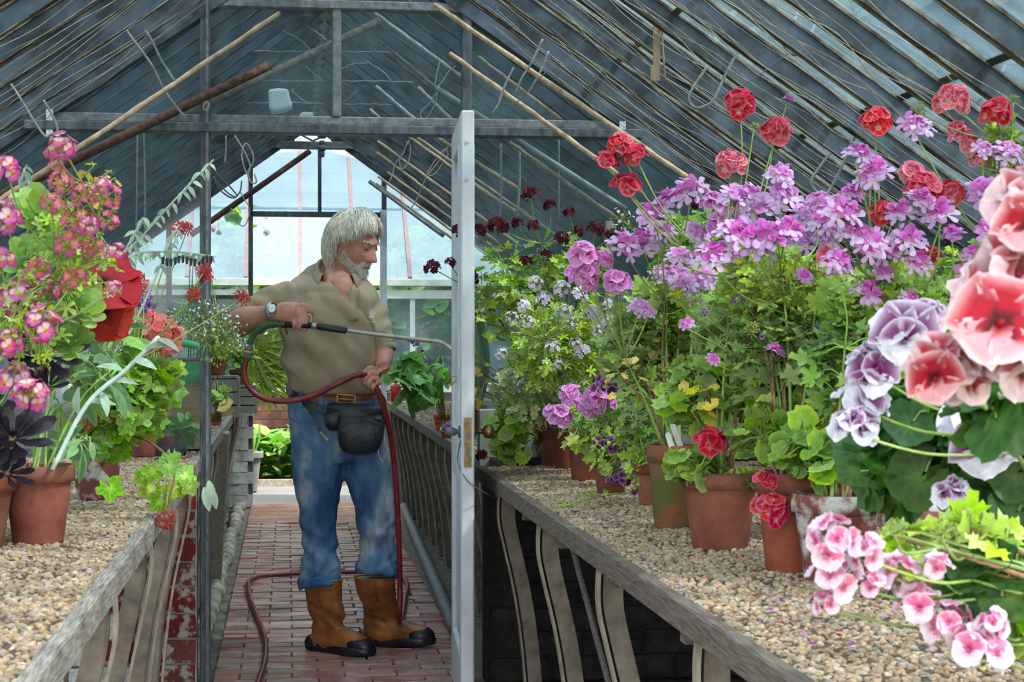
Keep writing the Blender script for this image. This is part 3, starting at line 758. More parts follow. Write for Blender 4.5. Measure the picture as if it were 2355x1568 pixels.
HEADS = {
    'red': head('flower_head', fl(up=RED, lo=REDL, W=.66, L=.48, seed=1, nr=5, nc=6), 11, .029, .044, 1.05, seed=1),
    'redpale': head('flower_head', fl(up=PALE, lo=PALEL, W=.64, L=.48, seed=3, nr=5, nc=6), 11, .029, .042, 1.1, seed=2),
    'lilac': head('flower_head', fl(up=MAG, lo=LILL, W=.33, L=.54, tilt=.5, seed=5), 9, .032, .056, .95, seed=3, face=.8),
    'lilac2': head('flower_head', fl(up=LIL, lo=LILL, W=.38, L=.52, tilt=.45, seed=7), 9, .030, .052, .98, seed=4, face=.7),
    'magenta': head('flower_head', fl(up=MAG, lo=MAGL, W=.40, L=.5, tilt=.5, seed=9), 7, .022, .050, .9, seed=5, face=.6),
    'mottled': head('flower_head', fl(up=MOTD, lo=MOT, W=.60, L=.48, seed=11, nr=4, nc=6), 11, .029, .042, 1.15, seed=6),
    'maroon': head('flower_head', fl(up=MAR, lo=MARL, W=.5, L=.48, ruf=.12, seed=13), 8, .026, .034, 1.2, seed=7, bud=4, core=(70, 50, 40)),
    'purple': head('flower_head', fl(up=PUR, lo=PUR, W=.6, L=.44, cup=.4, seed=15, nc=6, nr=4), 8, .026, .030, 1.2, seed=8),
    'white': head('flower_head', fl(up=WHI, lo=WHI, W=.4, L=.44, seed=17, nr=2), 14, .017, .013, 1.3, seed=9, merge=True),
    'whitedot': head('flower_spray', fl(up=((240, 240, 240),) * 3, W=.5, L=.4, seed=19, nr=2, npet=4), 9, .028, .010, 1.6, seed=10, merge=True, bud=6),
    'coral': head('flower_head', fl(up=COR, W=.62, L=.46, cup=.3, seed=21), 15, .032, .032, 1.25, seed=11),
    'star': head('flower_head', fl(up=STAR, W=.2, L=.55, tilt=.2, ruf=.08, seed=23, nr=2), 12, .022, .026, 1.5, seed=12, merge=True),
    'violet': head('flower_head', fl(up=VIO, W=.5, L=.44, seed=25, nr=2), 9, .018, .018, 1.3, seed=13),
    'regalw': head('flower_head', fl(up=REGW, lo=REGWL, W=.68, L=.5, ruf=.07, tilt=.3, nr=5, seed=27), 7, .036, .060, 1.05, seed=14, bud=2),
    'regalp': head('flower_head', fl(up=REGP, lo=REGPL, W=.72, L=.5, ruf=.08, tilt=.35, nr=5, seed=29), 7, .040, .068, 1.05, seed=15, bud=2),
    'rose': head('flower_head', fl(up=ROSE, lo=ROSEL, W=.64, L=.5, ruf=.07, tilt=.3, nr=5, seed=31), 6, .036, .050, 1.15, seed=16, bud=5),
    'schiz': head('flower_head', fl(up=SCH, lo=SCHL, W=.52, L=.46, ruf=.06, seed=33), 9, .026, .032, 1.5, seed=17, bud=4, core=(170, 170, 70)),
    'schizold': head('flower_head', fl(up=SCO, lo=SCHL, W=.4, L=.4, ruf=.1, cup=.4, seed=35), 11, .026, .026, 1.6, seed=18, bud=8, core=(190, 176, 80)),
    'petunia': (mk('flower_head', floret(5, .5, .8, .03, .15, .1, .05, ((90, 0, 6), (160, 0, 12), (176, 4, 18)), seed=37, nr=5), 'petal'), []),
    'pink': head('flower_head', fl(up=((240, 120, 160), (226, 90, 136), (236, 130, 170)), W=.6, L=.4, seed=39, nr=2), 12, .034, .03, 1.3, seed=19, merge=True),
    'regal_open': (mk('flower_head', floret(5, .5, .72, .03, .22, .1, .05, ((30, 0, 8), (160, 4, 22), (232, 190, 196)), ((150, 6, 26), (222, 150, 160), (232, 206, 210)), nup=3, seed=51, nr=7, nc=6), 'petal'), []),
    'regal_white': (mk('flower_head', floret(5, .5, .70, .03, .22, .1, .05, ((50, 0, 34), (120, 14, 100), (228, 216, 238)), ((170, 110, 170), (228, 222, 238), (238, 238, 246)), nup=3, seed=53, nr=7, nc=6), 'petal'), []),
    'dotpurple': head('flower_head', fl(up=((60, 20, 70), (190, 150, 215), (214, 184, 232)), W=.5, L=.42, seed=41, nr=2), 12, .024, .014, 1.4, seed=20, merge=True),
    'green': head('seed_head', fl(up=((120, 140, 60), (140, 156, 80), (150, 166, 90)), W=.2, L=.6, tilt=.7, seed=43, nr=2), 9, .016, .02, 1.2, seed=21, merge=True, core=(130, 130, 60)),
}
def frame_from(z, roll=0., y=None):
    z = Vector(z).normalized(); y = Vector(y) if y else Vector((0, 0, 1))
    y = y - z * y.dot(z)
    if y.length < 1e-3: y = Vector((0, 1, 0)) - z * z.y
    y.normalize(); x = y.cross(z)
    return Matrix((x, y, z)).transposed().to_4x4() @ Matrix.Rotation(roll, 4, 'Z')
def put_head(kind, parent, pos, axis, s=1.0, roll=0.):
    hv = HEADS[kind]; me, fls = R.choice(hv) if isinstance(hv, list) else hv
    Mx = Matrix.Translation(pos) @ frame_from(axis, roll) @ Matrix.Scale(s, 4)
    h = inst(me.name.split('.')[0], me, parent, Mx)
    for fm, mx in fls:
        o = bpy.data.objects.new('floret', fm); o.parent = h; o.matrix_basis = mx; COL.objects.link(o)
    return h
def put_leaf(kind, parent, pos, tip, normal, s):
    tip = Vector(tip).normalized(); n = Vector(normal); n = n - tip * n.dot(tip)
    if n.length < 1e-3: n = tip.orthogonal()
    n.normalize(); x = tip.cross(n)
    Mx = Matrix.Translation(pos) @ Matrix((x, tip, n)).transposed().to_4x4() @ Matrix.Scale(s, 4)
    return inst('leaf', R.choice(LEAF[kind]), parent, Mx)
_LV = {}
def add_leaf(b, kind, pos, tip, nrm, s, r):
    me = r.choice(LEAF[kind])
    if me.name not in _LV:
        ca = me.color_attributes['Col'].data
        _LV[me.name] = ([v.co.copy() for v in me.vertices], [tuple(x.color) for x in ca], [tuple(f.vertices) for f in me.polygons])
    V, Cc, Fc = _LV[me.name]; tip = tip.normalized(); n = nrm - tip * nrm.dot(tip)
    if n.length < 1e-3: n = tip.orthogonal()
    n.normalize(); x = tip.cross(n); o = len(b.v); g = r.uniform(.7, 1.15)
    for v, c in zip(V, Cc): b.v.append(tuple(pos + (x * v.x + tip * v.y + n * v.z) * s)); b.c.append((c[0] * g, c[1] * g, c[2] * g, 1))
    for f in Fc: b.f.append(tuple(o + i for i in f)); b.m.append(0)
POTM = {}
def make_pot(parent, base, r, h, m='terra', rimh=.16, n=28):
    k = (round(r, 3), round(h, 3), m)
    if k not in POTM:
        a = MB(); rb = r * .70; rh = h * rimh + .008
        a.lathe([(0.001, .004), (rb * .96, 0), (rb, .006), (lerp(rb, r, .9) * .93, h - rh), (lerp(rb, r, .9) * .93, h - .012), (lerp(rb, r, .9) * .86, h - .013), (lerp(rb, r, .9) * .84, h - .05), (.001, h - .055)], n=n, cap=False)
        q = MB(); q.lathe([(r * .89, h - rh - .002), (r * .985, h - rh), (r, h - rh * .5), (r * .99, h - .004), (r * .96, h), (r * .88, h - .004), (r * .86, h - .02), (r * .84, h - rh)], n=n, cap=False)
        s = MB(); s.lathe([(r * .86, h - .028), (r * .5, h - .018), (.002, h - .014)], n=n, cap=False)
        POTM[k] = (a.mesh('pot', M[m], smooth=True), q.mesh('pot_rim', M[m], smooth=True), s.mesh('soil', M['soil'], smooth=True))
    T = Matrix.Translation(base)
    for nm, me in zip(('pot', 'pot_rim', 'soil'), POTM[k]): inst(nm, me, parent, T)
def plant(name, label, cat, base, pot=None, clumps=(), heads=(), stem='stem', woody=True, group=None, seed=0, nstem=4, petiole=.05, fill=0.0):
    """base: point on the bench; pot: (radius, height, material); clumps: (centre, radii, count, leaf kind, size, up);
    heads: (position, kind, scale)"""
    r = random.Random(seed * 77 + 5); base = Vector(base)
    t = thing(name, label, cat, base, group)
    top = base.copy()
    if pot:
        make_pot(t, base, *pot); top = base + Vector((0, 0, pot[1] - .03))
    pets = MB(); hubs = [top]; fb = MB()
    for (c, rad, n, kind, size, upw) in clumps:
        c = Vector(c); rad = Vector(rad); my = []
        for i in range(int(n * fill)):
            d = Vector((r.gauss(0, 1), r.gauss(0, 1), r.gauss(0, 1))).normalized(); k = .95 * r.random() ** .4
            add_leaf(fb, kind, c + Vector((d.x * rad.x * k, (d.y * k + .25) * rad.y, d.z * rad.z * k)), Vector((r.gauss(0, 1), r.gauss(0, 1) - .3, r.uniform(-.8, .5))), Vector((r.uniform(-.6, .6), r.uniform(-.9, .2), 1)), size * r.uniform(.55, 1.0), r)
        for i in range(nstem):
            e = c + Vector((r.uniform(-.6, .6) * rad.x, r.uniform(-.6, .6) * rad.y, r.uniform(-.3, .75) * rad.z))
            st = top + Vector((r.uniform(-.02, .02), r.uniform(-.02, .02), -.01))
            mid = st.lerp(e, .5) + Vector((r.uniform(-.02, .02), r.uniform(-.02, .02), .15 * (e - st).length * (.4 if woody else 1)))
            pth = catmull([st, mid, e], 5)
            q = MB(); q.tube(pth, [lerp(.0045, .0018, k / (len(pth) - 1)) * (1.0 if woody else .8) for k in range(len(pth))], 6)
            q.build('stem', M['bark' if woody and i % 2 == 0 else stem], t, True)
            hubs += pth[4:]; my += pth[3:]
        for i in range(n):
            while True:
                d = Vector((r.gauss(0, 1), r.gauss(0, 1), r.gauss(0, 1)))
                if d.length > .1: break
            d.normalize(); k = r.random() ** .45
            p = c + Vector((d.x * rad.x, d.y * rad.y, d.z * rad.z)) * k
            h = min(my, key=lambda q: (q - p).length_squared)
            out = (p - h); 
            if out.length < .01: out = d
            out = out.normalized()
            nrm = (Vector((0, 0, 1)) * upw + d * .7 + Vector((r.uniform(-.5, .5), r.uniform(-.7, .3), r.uniform(-.2, .4))))
            tip = out + Vector((r.uniform(-.6, .6), r.uniform(-.6, .6), r.uniform(-.7, .2)))
            sz = size * r.uniform(.65, 1.2)
            put_leaf(kind, t, p, tip, nrm, sz)
            pl = min(petiole * 1.6, (p - h).length); q0 = p + (h - p).normalized() * pl
            pets.tube([q0, q0.lerp(p, .55) + Vector((0, 0, .006)), p], .0011 + size * .008, 4, cap=False)
    if fb.v: fb.build('foliage', M['leaf'], t, True, kind='stuff')
    if pets.v: pets.build('petiole', M[stem], t, True, kind='stuff')
    for (p, kind, s) in heads:
        p = Vector(p); lowh = [q for q in hubs if q.z < p.z - .02 + .0] or [top]
        h = min(lowh, key=lambda q: (q - p).length_squared + r.random() * .002)
        if (p - h).length > .35: h = h.lerp(p, .4)
        axis = Vector((r.uniform(-.35, .35), -.55 + r.uniform(-.3, .2), .85))
        e = p - axis.normalized() * .006
        mid = h.lerp(e, .5) + Vector((r.uniform(-.015, .015), r.uniform(-.01, .01), -.012))
        q = MB(); q.tube(catmull([h, mid, e], 5), .0018, 5); q.build('flower_stalk', M[stem], t, True)
        put_head(kind, t, p, axis, s, r.uniform(0, 6.28))
    return t
# ------------------------------------------------------------------ the gardener
YM = 7.0
def mp(px, py, dy=0.0): return at(px, py, YM + dy)
PPM = 574.0
FLOOR_M = 0.0
person = thing('person', 'man in khaki polo shirt and jeans watering, bag on his waist', 'person', (.30, YM, 0))
hc = mp(813, 561)
fa, fp = math.radians(35), math.radians(18)
hf = Vector((cos(fa) * cos(fp), -sin(fa) * cos(fp), -sin(fp)))
hl = Vector((0, 0, 1)).cross(hf).normalized(); hu = hf.cross(hl)
HM = Matrix((hf, hl, hu)).transposed()
def hp(x, y, z): return hc + HM @ Vector((x, y, z))
def head_point(th, ph):
    """th from crown 0..pi, ph 0 = face"""
    p = Vector((.098 * sin(th) * cos(ph), .078 * sin(th) * sin(ph), .122 * cos(th)))
    x, y, z = p
    if z < -.02:
        k = sstep(-.02, -.12, z); y *= 1 - .30 * k
        if x > 0: x *= 1 + .10 * k
        else: x *= 1 - .45 * k
    if x > 0:
        front = sstep(0, .05, x)
        x += .020 * gs(z + .108, .022) * gs(y, .026) * front                       # chin
        t = clamp((.022 - z) / .060)                                               # nose, bridge to tip
        nz = (.004 + .030 * t ** 1.3) * sstep(-.052, -.040, z) * (1 if z < .022 else gs(z - .022, .012))
        x += nz * gs(y, .0075 + .006 * t) * front
        x += .008 * gs(z + .034, .009) * (gs(y - .015, .006) + gs(y + .015, .006)) * front   # nostril wings
        x += .009 * gs(z - .030, .009) * sstep(.06, .03, abs(y)) * front           # brow
        x -= .013 * gs(z - .008, .011) * (gs(y - .033, .014) + gs(y + .033, .014)) * front   # sockets
        x += .006 * gs(z + .022, .018) * (gs(y - .048, .016) + gs(y + .048, .016)) * front   # cheekbones
        x += .006 * gs(z + .062, .006) * gs(y, .018) * front
        x -= .006 * gs(z + .070, .003) * gs(y, .020) * front                       # mouth line
        x += .006 * gs(z + .079, .006) * gs(y, .016) * front
    return Vector((x, y, z))
bm_ = MB()
NU, NV = 120, 84
rings = []
for i in range(1, NV):
    th = pi * i / NV
    rings.append([bm_.vert(hc + HM @ head_point(th, 2 * pi * k / NU)) for k in range(NU)])
bm_.rings(rings)
for s in (-1, 1):                                                                  # ears
    Me = HM @ Matrix.Rotation(.35 * s, 3, 'Z')
    bm_.ell(hp(-.008, s * .080, -.012), (.019, .007, .033), Me, 14, 10)
    bm_.ell(hp(-.004, s * .084, -.034), (.009, .006, .011), Me, 10, 8)
# eyelids
for s in (-1, 1): bm_.ell(hp(.079, s * .033, .008), (.0135, .0155, .0115), HM, 12, 8)
# neck, chest and core
nb = mp(780, 650, .0)
bm_.tube([hp(-.022, 0, -.06), hp(-.028, 0, -.10), nb.lerp(hp(-.03, 0, -.1), .45), nb, nb + Vector((-.005, 0, -.05))], [.060, .060, .064, .074, .095], 20)
bm_.tube([nb + Vector((.005, -.02, -.0)), mp(788, 662, -.085), mp(795, 680, -.125), mp(797, 696, -.140)], [.055, .042, .024, .010], 14)
bm_.loft([(mp(762, 660), (.15, 0, 0), (0, .07, 0)), (mp(760, 720), (.17, 0, 0), (0, .11, 0)), (mp(762, 800), (.17, 0, 0), (0, .13, 0)), (mp(766, 880), (.155, 0, 0), (0, .12, 0)), (mp(775, 960), (.16, 0, 0), (0, .10, 0)), (mp(782, 1040), (.15, 0, 0), (0, .09, 0))], 20)
# legs inside the jeans
for pts in ([(730, 1030), (733, 1150), (736, 1230), (738, 1290), (739, 1330)], [(848, 1030), (860, 1150), (866, 1230), (866, 1280), (865, 1315)]):
    bm_.tube(catmull([mp(*p) for p in pts], 3), [lerp(.075, .024, sstep(0, 8, k)) for k in range(13)], 14)
# right arm: elbow out, forearm coming forward to the lance
sh_r = mp(672, 676, .0); el_r = mp(538, 742, -.10); wr_r = mp(628, 716, -.25)
bm_.tube(catmull([sh_r, sh_r.lerp(el_r, .5) + Vector((0, 0, .01)), el_r + Vector((.012, .01, 0))], 4), [.045] * 9, 16)
bm_.tube(catmull([el_r + Vector((.004, .012, .0)), el_r.lerp(wr_r, .28) + Vector((0, 0, .004)), el_r.lerp(wr_r, .65), wr_r], 4), [.044, .047, .048, .048, .047, .046, .044, .041, .038, .035, .033, .032, .031], 16)
# left arm hanging, hand at the hose
sh_l = mp(838, 694, .02); el_l = mp(884, 800, -.03); wr_l = mp(880, 846, -.19)
bm_.tube(catmull([sh_l, sh_l.lerp(el_l, .5), el_l], 4), [.050, .048, .046, .043, .041, .038, .037, .036, .036], 16)
bm_.tube(catmull([el_l, el_l.lerp(wr_l, .3), el_l.lerp(wr_l, .65), wr_l], 4), [.036, .038, .039, .0395, .0395, .039, .038, .036, .034, .032, .030, .029, .029], 16)
def finger(pts, r0=.0105, r1=.0078):
    P = catmull(pts, 4); n = len(P)
    rr = []
    for k in range(n):
        t = k / (n - 1); rr.append(lerp(r0, r1, t) + .0010 * (gs(t - .36, .05) + gs(t - .70, .05)))
    rr[-1] = r1 * .75
    bm_.tube(P, rr, 12)
# right hand: back of the hand to the camera, fingers over the valve handle, forefinger forward on the trigger
D = -.27
palm = [mp(634, 716, D + .01), mp(655, 717, D - .005), mp(676, 718, D - .01), mp(692, 718, D)]
bm_.loft([(palm[0], (.006, 0, .032), (0, .021, 0)), (palm[1], (.004, 0, .039), (0, .022, 0)), (palm[2], (.004, 0, .041), (0, .020, 0)), (palm[3], (.006, 0, .030), (0, .014, 0))], 18)
finger([mp(682, 706, D), mp(700, 703, D - .014), mp(713, 714, D - .012), mp(720, 727, D - .002)], .0112, .0085)
finger([mp(682, 714, D), mp(698, 714, D - .018), mp(704, 738, D - .022), mp(700, 764, D - .006)], .0112, .0085)
finger([mp(674, 722, D), mp(687, 720, D - .018), mp(690, 742, D - .024), mp(687, 762, D - .006)], .0108, .0082)
finger([mp(662, 728, D), mp(674, 729, D - .014), mp(677, 746, D - .020), mp(674, 758, D - .004)], .0098, .0074)
finger([mp(648, 722, D + .018), mp(666, 730, D + .036), mp(688, 736, D + .036), mp(704, 742, D + .030)], .0125, .0095)
# left hand: loose fist round the hose
E_ = -.235
bm_.loft([(mp(880, 848, E_ + .03), (.030, 0, .008), (0, .020, 0)), (mp(872, 860, E_ + .01), (.036, 0, .022), (0, .019, 0)), (mp(862, 872, E_), (.030, 0, .034), (0, .017, 0)), (mp(856, 878, E_), (.018, 0, .026), (0, .012, 0))], 18)
finger([mp(866, 850, E_), mp(851, 846, E_ - .014), mp(838, 856, E_ - .022), mp(832, 871, E_ - .010)], .0112, .0084)
finger([mp(868, 861, E_ - .004), mp(853, 858, E_ - .022), mp(841, 870, E_ - .026), mp(839, 883, E_ - .010)], .0112, .0085)
finger([mp(872, 872, E_ - .004), mp(858, 870, E_ - .022), mp(849, 881, E_ - .026), mp(848, 891, E_ - .010)], .0108, .0082)
finger([mp(876, 881, E_ - .002), mp(865, 881, E_ - .016), mp(858, 890, E_ - .020), mp(859, 897, E_ - .008)], .0096, .0074)
finger([mp(872, 852, E_ + .02), mp(856, 852, E_ + .030), mp(842, 858, E_ + .024), mp(832, 864, E_ + .014)], .0125, .0095)
body = bm_.build('body', M['skin'], person, True)
m = body.modifiers.new('remesh', 'REMESH'); m.mode = 'VOXEL'; m.voxel_size = .0042; m.use_smooth_shade = True
m = body.modifiers.new('smooth', 'SMOOTH'); m.factor = .5; m.iterations = 3

# ---- face details
q = MB()
for s in (-1, 1): q.ell(hp(.0875, s * .033, .002), (.006, .011, .0022), HM, 10, 6)
q.build('eye', M['eye'], person, True)
q = MB(); q.tube([hp(.088, -.022, -.0745), hp(.099, -.010, -.0715), hp(.102, 0, -.0705), hp(.099, .010, -.0715), hp(.088, .022, -.0745)], [.001, .002, .0024, .002, .001], 8)
q.build('lips', M['lips'], person, True)
def tuft(b, p, d, L, r, bend=Vector((0, 0, 0))):
    b.tube([p, p + d * L * .5 + bend * .4 * L, p + d * L + bend * L], [r, r * .75, r * .12], 4, cap=False)
rr = random.Random(3)
q = MB()
for s in (-1, 1):
    for i in range(46):
        t = rr.random(); y = s * (.012 + .042 * t); z = .028 + .006 * sin(t * 2.4) + rr.uniform(-.003, .003)
        x = .098 * sqrt(max(.05, 1 - (y / .078) ** 2 - (z / .122) ** 2)) + .012
        tuft(q, hp(x - .004, y, z), (hf * .3 + hl * s * .8 - hu * .25).normalized(), .013, .0011)
q.build('eyebrow', M['hair'], person)
# ---- beard
q = MB()
for i in range(5200):
    th = rr.uniform(1.72, 2.85); ph = rr.uniform(-1.95, 1.95)
    p = head_point(th, ph); x, y, z = p
    side = abs(ph)
    low = -.062 + .030 * sstep(.9, 1.4, side) + .085 * sstep(1.25, 1.75, side)
    mous = (-.066 < z < -.047) and abs(y) < .034
    if z > low and not mous: continue
    if side > 1.45 and z < -.075: continue
    if -.078 < z < -.064 and abs(y) < .021: continue
    n = Vector((x / .0096, y / .0061, z / .0149)).normalized()
    d = (n * .55 + Vector((.1, 0, -.85)) + Vector((rr.uniform(-.3, .3), rr.uniform(-.3, .3), rr.uniform(-.3, .3)))).normalized()
    L = rr.uniform(.012, .024) * (.6 if (mous or side > 1.2) else 1.15)
    if z < -.085: L *= 1.5
    tuft(q, hc + HM @ (p - n * .002), HM @ d, L, .0011)
q.build('beard', M['beard'], person)
# ---- hair: cap and strands falling from the crown
crown = Vector((-.25, 0, .97)).normalized()
cb1 = Vector((.97, 0, .25)).normalized(); cb2 = Vector((0, 1, 0))
def scalp(al, be, off):
    d = (crown * cos(al) + (cb1 * cos(be) + cb2 * sin(be)) * sin(al)).normalized()
    k = 1 / sqrt((d.x / .098) ** 2 + (d.y / .078) ** 2 + (d.z / .122) ** 2)
    return d * (k + off)
def amax(be):
    c = cos(be)                               # 1 front, -1 back
    f = 1.02 if c > .55 else 0
    a = lerp(1.36, 1.14, sstep(.30, .85, c)) if c > .30 else (lerp(1.36, 2.25, sstep(.0, -.55, c)))
    return a
q = MB(); rings = []
for i in range(0, 15):
    t = (i + .3) / 14.3
    rings.append([q.vert(hc + HM @ scalp(amax(2 * pi * k / 48) * t, 2 * pi * k / 48, .007 + .006 * sin(pi * min(1, t * 1.05)) - (.006 if i == 14 else 0))) for k in range(48)])
q.rings(rings, True)
for i in range(2600):
    be = rr.uniform(-pi, pi); am = amax(be); a0 = rr.uniform(.0, .75) * am; ln = rr.uniform(.5, .95)
    a1 = min(am * 1.04, a0 + ln * am * .75) + rr.uniform(0, .10); side = rr.uniform(-.18, .18) + (.22 * (1 if be > 0 else -1) * sstep(.4, 1, cos(be)))
    off = rr.uniform(.009, .024); P = []
    for k in range(6):
        t = k / 5; al = lerp(a0, a1, t)
        o_ = off + .008 * sin(pi * t) + (.010 * t if abs(be) > 1.2 else .004 * t)
        w = scalp(al, be + side * t + .03 * sin(t * 5 + i), o_); P.append(hc + HM @ w)
    if abs(be) > .6: P[-1] = P[-1] + Vector((0, 0, -.010)) + Vector((rr.uniform(-.010, .010), rr.uniform(-.010, .010), 0))
    q.tube(P, [.0009, .0020, .0023, .0021, .0015, .0003], 4, cap=False)
q.build('hair', M['hair'], person, True)

# ---- polo shirt
def wr(a, z, k=1.0, s=0): return k * (.006 * sin(3 * a + z * 38 + s) + .005 * sin(5 * a - z * 61 + 1.7 + s) + .004 * sin(2 * a + z * 95))
q = MB()
rows = [(905, 668, 864, .128, -.03), (893, 661, 870, .136, -.035), (870, 655, 874, .146, -.045), (840, 651, 875, .155, -.05), (805, 648, 873, .158, -.05), (770, 646, 870, .154, -.045),
        (740, 646, 867, .148, -.035), (710, 648, 866, .142, -.025), (685, 650, 866, .132, -.015), (664, 656, 864, .118, -.005), (648, 670, 852, .104, .0), (636, 688, 842, .092, .005), (627, 706, 832, .084, .008), (622, 719, 826, .078, .010), (626, 722, 822, .070, .010)]
tilt = {9: .008, 10: .020, 11: .034, 12: .044, 13: .052, 14: .050}
secs = []
for py, l, r_, dep, dy in rows:
    a, c = mp(l, py, dy), mp(r_, py, dy); secs.append(((a + c) / 2, (c - a) / 2, (0, dep, tilt.get(len(secs), 0))))
def fold(p, i, a):
    n_ = mnoise.noise(Vector((p.x * 9 + p.z * 7, p.y * 6, p.z * 4 - p.x * 3))) * .020 + mnoise.noise(Vector((p.x * 22 + p.z * 16, 3 + p.y * 8, p.z * 9 - p.x * 7))) * .012
    u = (p.x - .05) * .75 + (p.z - .85) * 1.1                                   # drag lines from the raised arm across the belly
    n_ += .0085 * sin(u * 46 + 2.0 * mnoise.noise(p * 5)) * (1 if p.y < YM else .3) * sstep(.76, .90, p.z) * sstep(1.50, 1.30, p.z)
    if i < 3: n_ *= .3
    c = Vector((.22, YM - .03, p.z)); d = (p - c); d.z = 0
    return p + d.normalized() * n_
def dens2(S, k=3):
    out = []
    for a, b in zip(S, S[1:]):
        for t in range(k): out.append(tuple(Vector(a[j]).lerp(Vector(b[j]), t / k) for j in range(3)))
    out.append(S[-1]); return out
q.loft(dens2(secs[::-1]), 72, True, 2.25, fold)
# sleeves
def sleeve(pts, rad, sd):
    P = catmull(pts, 7); n = len(P); secs_ = []
    for k, p in enumerate(P):
        t = (P[min(k + 1, n - 1)] - P[max(k - 1, 0)]).normalized()
        u = t.cross(Vector((0, 1, 0))).normalized(); w = u.cross(t)
        f = k / (n - 1) * (len(rad) - 1); j = min(int(f), len(rad) - 2); r0 = lerp(rad[j], rad[j + 1], f - j)
        secs_.append((p, u * r0, w * r0 * .92))
    q.loft(secs_, 28, True, 2, lambda p, i, a: p + Vector((0, 0, 0)) + (p - secs_[i][0]).normalized() * (.006 * sin(i * 1.35 + a * 2 + sd) + .007 * mnoise.noise(Vector((p.x * 16, p.y * 12, p.z * 16 + sd))) * 1.6))
sleeve([mp(712, 690, .0), mp(650, 698, -.01), mp(588, 722, -.05), mp(535, 744, -.085)], [.070, .084, .080, .074, .056], 0)
sleeve([mp(822, 690, .01), mp(848, 714, .0), mp(866, 758, -.03), mp(882, 803, -.055)], [.060, .069, .066, .058, .047], 2)
shirt = q.build('polo_shirt', M['shirt'], person, True)
m = shirt.modifiers.new('remesh', 'REMESH'); m.mode = 'VOXEL'; m.voxel_size = .0065; m.use_smooth_shade = True
m = shirt.modifiers.new('smooth', 'SMOOTH'); m.factor = .5; m.iterations = 3
# hems of the sleeves
def cuff(c, axis, r, parent=person, name='sleeve_hem', mt='shirt', h=.012, t=.004):
    c = Vector(c); axis = Vector(axis).normalized(); u = axis.orthogonal().normalized(); w = axis.cross(u); b = MB(); rings = []
    for d, k in ((-h, r - t), (-h, r + t), (h, r + t), (h, r - t)):
        rings.append([b.vert(c + axis * d + (u * cos(2 * pi * j / 28) + w * sin(2 * pi * j / 28)) * k) for j in range(28)])
    rings.append(rings[0]); b.rings(rings, False); return b.build(name, M[mt], parent, True)
cuff(mp(882, 803, -.056), mp(882, 802, -.055) - mp(872, 765, -.035), .046)
# collar: folded band open at the front, points either side of the neck
def collar_pt(t, v):
    """t -1..1 round the neck from the right point to the left point, v 0 root at neck, 1 fold top, 2 leaf edge"""
    a = t * 2.35; c = mp(774, 628, .012); d = Vector((sin(a) * .98, cos(a), 0))
    rad = .076; zt = .050 * cos(a) + .010; fr = sstep(.45, 1, abs(t))
    if v == 0: return c + d * (rad - .002) + Vector((0, -.012 * fr, zt - .035))
    if v == 1: return c + d * (rad - .004) + Vector((0, -.012 * fr, zt + .016))
    if v == 1.5: return c + d * (rad + .008) + Vector((0, -.018 * fr, zt + .014))
    return c + d * (rad + .022 + .020 * fr) + Vector((0, -.030 * fr, zt - .026 - .022 * fr))
q = MB(); rows_ = []
for i in range(33):
    t = -1 + 2 * i / 32
    rows_.append([q.vert(collar_pt(t, v)) for v in (0, 1, 1.5, 2)])
q.rings(rows_, False, False)
cl = q.build('collar', M['shirt'], person, True); m = cl.modifiers.new('thick', 'SOLIDIFY'); m.thickness = .003
# placket and emblem on the chest
def front(px, py, up=.004):
    """point on the shirt's front"""
    for (py0, l0, r0, d0, y0), (py1, l1, r1, d1, y1) in zip(rows, rows[1:]):
        if py1 <= py <= py0:
            k = (py0 - py) / (py0 - py1); a = mp(lerp(l0, l1, k), py, lerp(y0, y1, k)); c = mp(lerp(r0, r1, k), py, lerp(y0, y1, k)); dep = lerp(d0, d1, k)
            p = mp(px, py, lerp(y0, y1, k)); u = clamp((p.x - (a.x + c.x) / 2) / ((c.x - a.x) / 2), -.99, .99)
            return Vector((p.x, p.y - dep * (1 - abs(u) ** 2.25) ** (1 / 2.25) - up, p.z))
    return mp(px, py, -.15)
q = MB(); L_ = []
for py, x0, x1 in ((668, 800, 826), (690, 799, 822), (715, 799, 820), (738, 799, 820)):
    L_.append([q.vert(front(x0, py, .004)), q.vert(front(x1, py, .003))])
q.rings(L_, False, False)
o = q.build('placket', M['shirt'], person, True); m = o.modifiers.new('thick', 'SOLIDIFY'); m.thickness = .004
q = MB()
ec = (851, 724)
q.cur = 0
def blob(px, py, rx, ry, rot):
    pts = []
    for k in range(8):
        a = 2 * pi * k / 8; x, y = cos(a) * rx, sin(a) * ry
        pts.append(q.vert(front(px + x * cos(rot) - y * sin(rot), py + x * sin(rot) + y * cos(rot), .0115)))
    q.face(*pts)
for ox, oy, rx, ry, ro in ((0, 4, 2.0, 5.5, .5), (-3, 0, 3.2, 1.7, .9), (3, -1, 3.2, 1.7, -.6), (-1.5, -5, 3.0, 1.6, .5), (3.5, 5, 3.0, 1.6, -.3), (-4, 6, 3.0, 1.5, .4), (1.5, -9, 2.6, 1.6, -.9)):
    blob(ec[0] + ox, ec[1] + oy, rx, ry, ro)
for k in range(7): blob(ec[0] - 9 + k * 3.0, ec[1] + 15 + k * .5, 1.0, .9, 0)
q.build('emblem', M['white'], person, label='small white leaf emblem on the chest')
